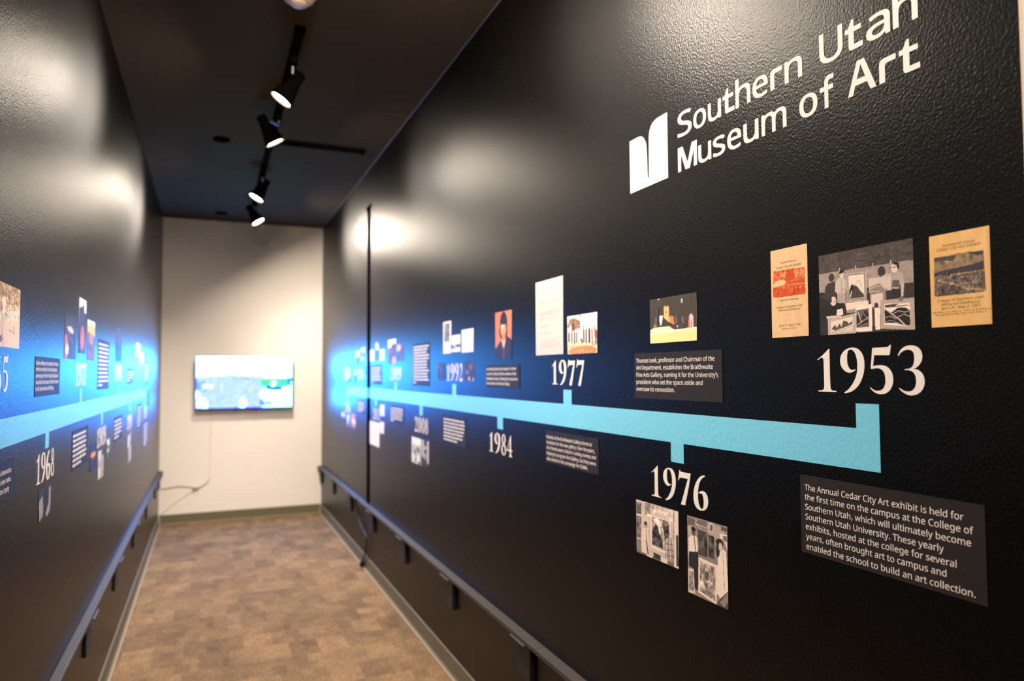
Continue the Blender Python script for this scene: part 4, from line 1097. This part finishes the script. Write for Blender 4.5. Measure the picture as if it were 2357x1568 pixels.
panel('L', 3.774, 4.090, 1.132, 1.019, 'charcoal caption panel of five lines below the line, right of 1989', bars=(5, 0.6))
pic('archive_photo', 'L', 4.391, 4.597, 1.022, 0.846, 'f 128,112,104\nn 12 6\np 215,200,195 0,.15 .7,.1 .5,.45 0,.5\np 190,180,172 .3,.5 .8,.45 .8,.9 .4,.95\ne 80,66,70 .3,.05 .25,.06', 'faint grey-brown photo under the fourth lower numeral', 'photo')
panel('L', 4.911, 5.217, 1.149, 1.000, 'tall grey caption panel below the line near the left bar end', bars=(7, 0.7))
panel('L', 5.397, 5.745, 1.014, 0.836, 'lowest grey caption panel at the far end of left wall', bars=(8, 0.8))

# ------------------------------------------------------------------ television on the end wall
tvx0, tvx1, tvz0, tvz1, tvy = -0.1135, 0.7195, 1.0175, 1.4965, YE - 0.070
tv = empty('television', ((tvx0 + tvx1) / 2, YE, tvz0))
mb = MB().box(tvx0, tvx1, tvy, tvy + 0.012, tvz0, tvz1)
attach(mb.build('bezel', M['tvbody'], bevel=0.002, origin=(0.303, tvy, 1.0175)), tv)
attach(MB().box(tvx0 + 0.06, tvx1 - 0.06, tvy + 0.0125, tvy + 0.036, tvz0 + 0.03, tvz1 - 0.12).build('back_cover', M['tvbody'], bevel=0.006, origin=(0.303, tvy, 1.0175)), tv)
attach(MB().box(0.15, 0.45, tvy + 0.0365, YE, 1.12, 1.36).build('wall_mount', M['fixture'], bevel=0.003, origin=(0.303, YE, 1.12)), tv)
W, H, tint, txt = PICS['tv']
me = picture_mesh('screen', tvx1 - tvx0 - 0.012, tvz1 - tvz0 - 0.016, draw(txt, W, H, tint, 5), 0.0012, M['screen'])
so = bpy.data.objects.new('screen', me); COL.objects.link(so)
so.matrix_world = Matrix.Translation(((tvx0 + tvx1) / 2, tvy, (tvz0 + tvz1) / 2 + 0.002)) @ Matrix(((1, 0, 0), (0, 0, -1), (0, 1, 0))).to_4x4()
attach(so, tv); so['label'] = 'bright lit screen showing a town under a pale sky'
for fx in (0.222, 0.395):
    attach(MB().box(fx - 0.010, fx + 0.010, tvy + 0.001, tvy + 0.011, tvz0 - 0.010, tvz0).build('sensor_nub', M['tvbody'], origin=(fx, tvy, tvz0)), tv)
tag(tv, 'flat television showing a bright aerial picture on the end wall', 'television')

# cords
def curve_pts(pts, n=6):
    pts = [Vector(p) for p in pts]; out = []
    for i in range(len(pts) - 1):
        p0 = pts[max(i - 1, 0)]; p1 = pts[i]; p2 = pts[i + 1]; p3 = pts[min(i + 2, len(pts) - 1)]
        for k in range(n):
            t = k / n
            out.append(0.5 * ((2 * p1) + (p2 - p0) * t + (2 * p0 - 5 * p1 + 4 * p2 - p3) * t * t + (3 * p1 - p0 - 3 * p2 + p3) * t ** 3))
    return out + [pts[-1]]
ye = YE - 0.004
c = MB().tube(curve_pts([(0.020, ye, 1.10), (0.018, ye, 0.82), (0.014, ye, 0.60), (0.013, ye, 0.44), (0.012, ye, 0.375)]), 0.0035).build('power_cord', M['cord_pale'], smooth=True, origin=(0.02, YE, 0.4))
tag(c, 'thin white cord hanging straight down from the television', 'cord')
root = empty('extension_cord', (-0.2, YE, 0.33))
attach(MB().tube(curve_pts([(0.012, ye, 0.374), (-0.03, ye, 0.335), (-0.075, ye - 0.004, 0.315), (-0.10, ye - 0.004, 0.312), (-0.15, ye, 0.322), (-0.22, ye, 0.333), (-0.28, ye, 0.332), (-0.34, ye, 0.322), (-0.385, ye, 0.322)]), 0.0045).build('cable', M['cord_white'], smooth=True, origin=(-0.2, YE, 0.33)), root)
attach(MB().lathe([(0.004, 0), (0.010, 0.006), (0.011, 0.03), (0.007, 0.045), (0.004, 0.05)], (-0.125, ye - 0.011, 0.308), (1, 0, 0.1), 14).build('plug', M['cord_white'], smooth=True, origin=(-0.1, YE, 0.31)), root)
tag(root, 'beige cord with a plug running along the end wall to left ledge', 'cord')
c = MB().tube(curve_pts([(-0.09, ye, 0.305), (-0.16, ye, 0.265), (-0.25, ye, 0.205), (-0.33, ye, 0.135), (-0.385, ye, 0.094)]), 0.0028).build('thin_cord', M['cord_pale'], smooth=True, origin=(-0.2, YE, 0.2))
tag(c, 'thin pale cord sagging to the left corner baseboard', 'cord')
xr = XR - 0.016
root = empty('hanging_cord', (XR, 5.0, 0.43))
attach(MB().tube(curve_pts([(XR - 0.044, 5.10, 0.452), (XR - 0.046, 5.13, 0.43), (xr, 5.19, 0.353), (xr, 5.15, 0.29), (xr, 4.985, 0.252), (xr, 4.90, 0.225), (xr, 4.91, 0.166), (xr, 4.96, 0.098), (xr - 0.006, 5.01, 0.050)]), 0.006).build('cable', M['cord_black'], smooth=True, origin=(XR, 5.0, 0.43)), root)
attach(MB().lathe([(0.006, 0), (0.017, 0.008), (0.018, 0.03), (0.012, 0.045)], (xr - 0.006, 5.01, 0.052), (0, 0.25, -1), 14).build('plug', M['cord_black'], smooth=True, origin=(XR, 5.0, 0.03)), root)
tag(root, 'black cord dangling from the right ledge to the baseboard', 'cord')

# ------------------------------------------------------------------ ceiling fittings
TX = 0.325
track = empty('lighting_track', (TX, 4.5, HC))
def tpart(name, *b): return attach(MB().box(*b).build(name, M['fixture'], bevel=0.002, origin=((b[0] + b[1]) / 2, (b[2] + b[3]) / 2, b[5])), track)
tpart('rail', TX - 0.018, TX + 0.018, 3.02, 4.49, HC - 0.022, HC)
tpart('rail', TX - 0.018, TX + 0.018, 4.57, 6.60, HC - 0.022, HC)
tpart('cross_rail', TX + 0.041, 0.868, 4.512, 4.548, HC - 0.022, HC)
tpart('connector', TX - 0.022, TX + 0.04, 4.491, 4.569, HC - 0.025, HC)
tpart('end_cap', TX - 0.021, TX + 0.021, 2.985, 3.019, HC - 0.026, HC)
tpart('end_cap', 0.869, 0.893, 4.508, 4.552, HC - 0.026, HC)
tag(track, 'black track with a side arm fixed to the black ceiling', 'lighting track')

def track_light(lens, n, py, label, beam=BEAM, px=TX, disc=1.0, spot=2.35):
    """a flared spotlight head; lens = centre of the lit face, n = aim"""
    n = Vector(n).normalized(); lens = Vector(lens)
    root = empty('track_light', (px, py, HC - 0.023))
    attach(MB().box(px - 0.017, px + 0.017, py - 0.055, py + 0.055, HC - 0.052, HC - 0.0225).build('adapter', M['fixture'], bevel=0.004, origin=(px, py, HC - 0.03)), root)
    mid = lens - n * 0.085
    side = n.cross(Vector((0, 0, 1))).normalized()
    attach(MB().tube([(px, py, HC - 0.05), Vector((px, py, HC - 0.075)), mid + Vector((0, 0, 0.048)), mid + Vector((0, 0, 0.02))], 0.008, 10).build('stem', M['hinge'], smooth=True, origin=(px, py, HC - 0.06)), root)
    h = MB().lathe([(0.0, -0.150), (0.022, -0.150), (0.027, -0.143), (0.028, -0.105), (0.030, -0.095), (0.046, -0.030), (0.051, -0.012), (0.0525, 0.006), (0.049, 0.006), (0.047, -0.004)], lens, n, 32).build('housing', M['fixture'], smooth=True, origin=lens); attach(h, root)
    l = MB().lathe([(0.0465, -0.006), (0.046, -0.003), (0.034, 0.0), (0.018, 0.002), (0.0, 0.0025)], lens, n, 32).build('lamp_face', mat('lit_lamp_face', (0.9, 0.9, 0.9), 0.5, 0.5, emit=(1.0, 0.86, 0.70), estr=DISC * disc), smooth=True, origin=lens); attach(l, h)
    l['label'] = 'glowing lamp face'
    ld = bpy.data.lights.new('beam', 'SPOT'); ld.energy = beam; ld.color = LAMP_COL; ld.spot_size = spot; ld.spot_blend = 0.6; ld.shadow_soft_size = 0.04
    lo = bpy.data.objects.new('beam', ld); COL.objects.link(lo)
    lo.matrix_world = Matrix.Translation(lens + n * 0.012) @ n.to_track_quat('-Z', 'Y').to_matrix().to_4x4()
    attach(lo, root)
    return tag(root, label, 'track light', 'track lights')
track_light((0.284, 3.346, 2.570), (-0.55, 0.08, -0.83), 3.28, 'nearest lit track light, aimed at the left wall', beam=BEAM * 0.42, disc=2.2)
track_light((0.306, 3.990, 2.570), (0.49, 0.08, -0.865), 4.02, 'second track light, in front of the side arm, aimed right', beam=BEAM * 0.38, disc=3.0)
track_light((0.288, 5.309, 2.570), (-0.49, -0.02, -0.87), 5.24, 'third track light, beyond the side arm, aimed left', beam=BEAM * 0.6, disc=3.2)
track_light((0.349, 6.142, 2.570), (0.52, -0.08, -0.85), 6.20, 'farthest track light, before the white end wall', beam=BEAM * 0.42, disc=8.0)

sd = empty('smoke_detector', (0.287, 2.70, HC))
attach(MB().lathe([(0.068, 0), (0.070, 0.010), (0.066, 0.022), (0.058, 0.028)], (0.287, 2.70, HC), (0, 0, -1), 36).build('base', M['smoke'], smooth=True, origin=(0.287, 2.7, HC)), sd)
attach(MB().lathe([(0.056, 0.0285), (0.054, 0.040), (0.040, 0.050), (0.030, 0.052), (0.029, 0.060), (0.018, 0.066), (0.0, 0.067)], (0.287, 2.70, HC), (0, 0, -1), 36).build('cover', M['smoke'], smooth=True, origin=(0.287, 2.7, HC)), sd)
tag(sd, 'ivory round smoke detector at the top frame edge', 'smoke detector')
for x, y, r, lb in ((0.049, 4.627, 0.050, 'dark round cover plate on ceiling left of the side arm'), (0.080, 6.767, 0.050, 'dark round cover plate on ceiling near the white end wall')):
    o = MB().lathe([(r, 0), (r, 0.006), (r * 0.8, 0.011), (0, 0.012)], (x, y, HC), (0, 0, -1), 28).build('cover_plate', M['dark_disc'], smooth=True, origin=(x, y, HC))
    tag(o, lb, 'cover plate', 'ceiling cover plates')

# track lights above and just outside the frame
track_light((0.27, 1.93, 2.620), (0.38, 0.32, -0.87), 1.90, 'track light above the frame nearest the logo, aimed right', px=TX, beam=BEAM * 0.35, disc=6.5)
track_light((-0.15, 0.30, 2.620), (1.12, 0.95, -1.15), 0.26, 'unseen track light added before the corridor mouth to brighten the 1953 prints', px=-0.2, beam=BEAM * 0.37, disc=0.3)  # lamp added out of frame to brighten the near prints
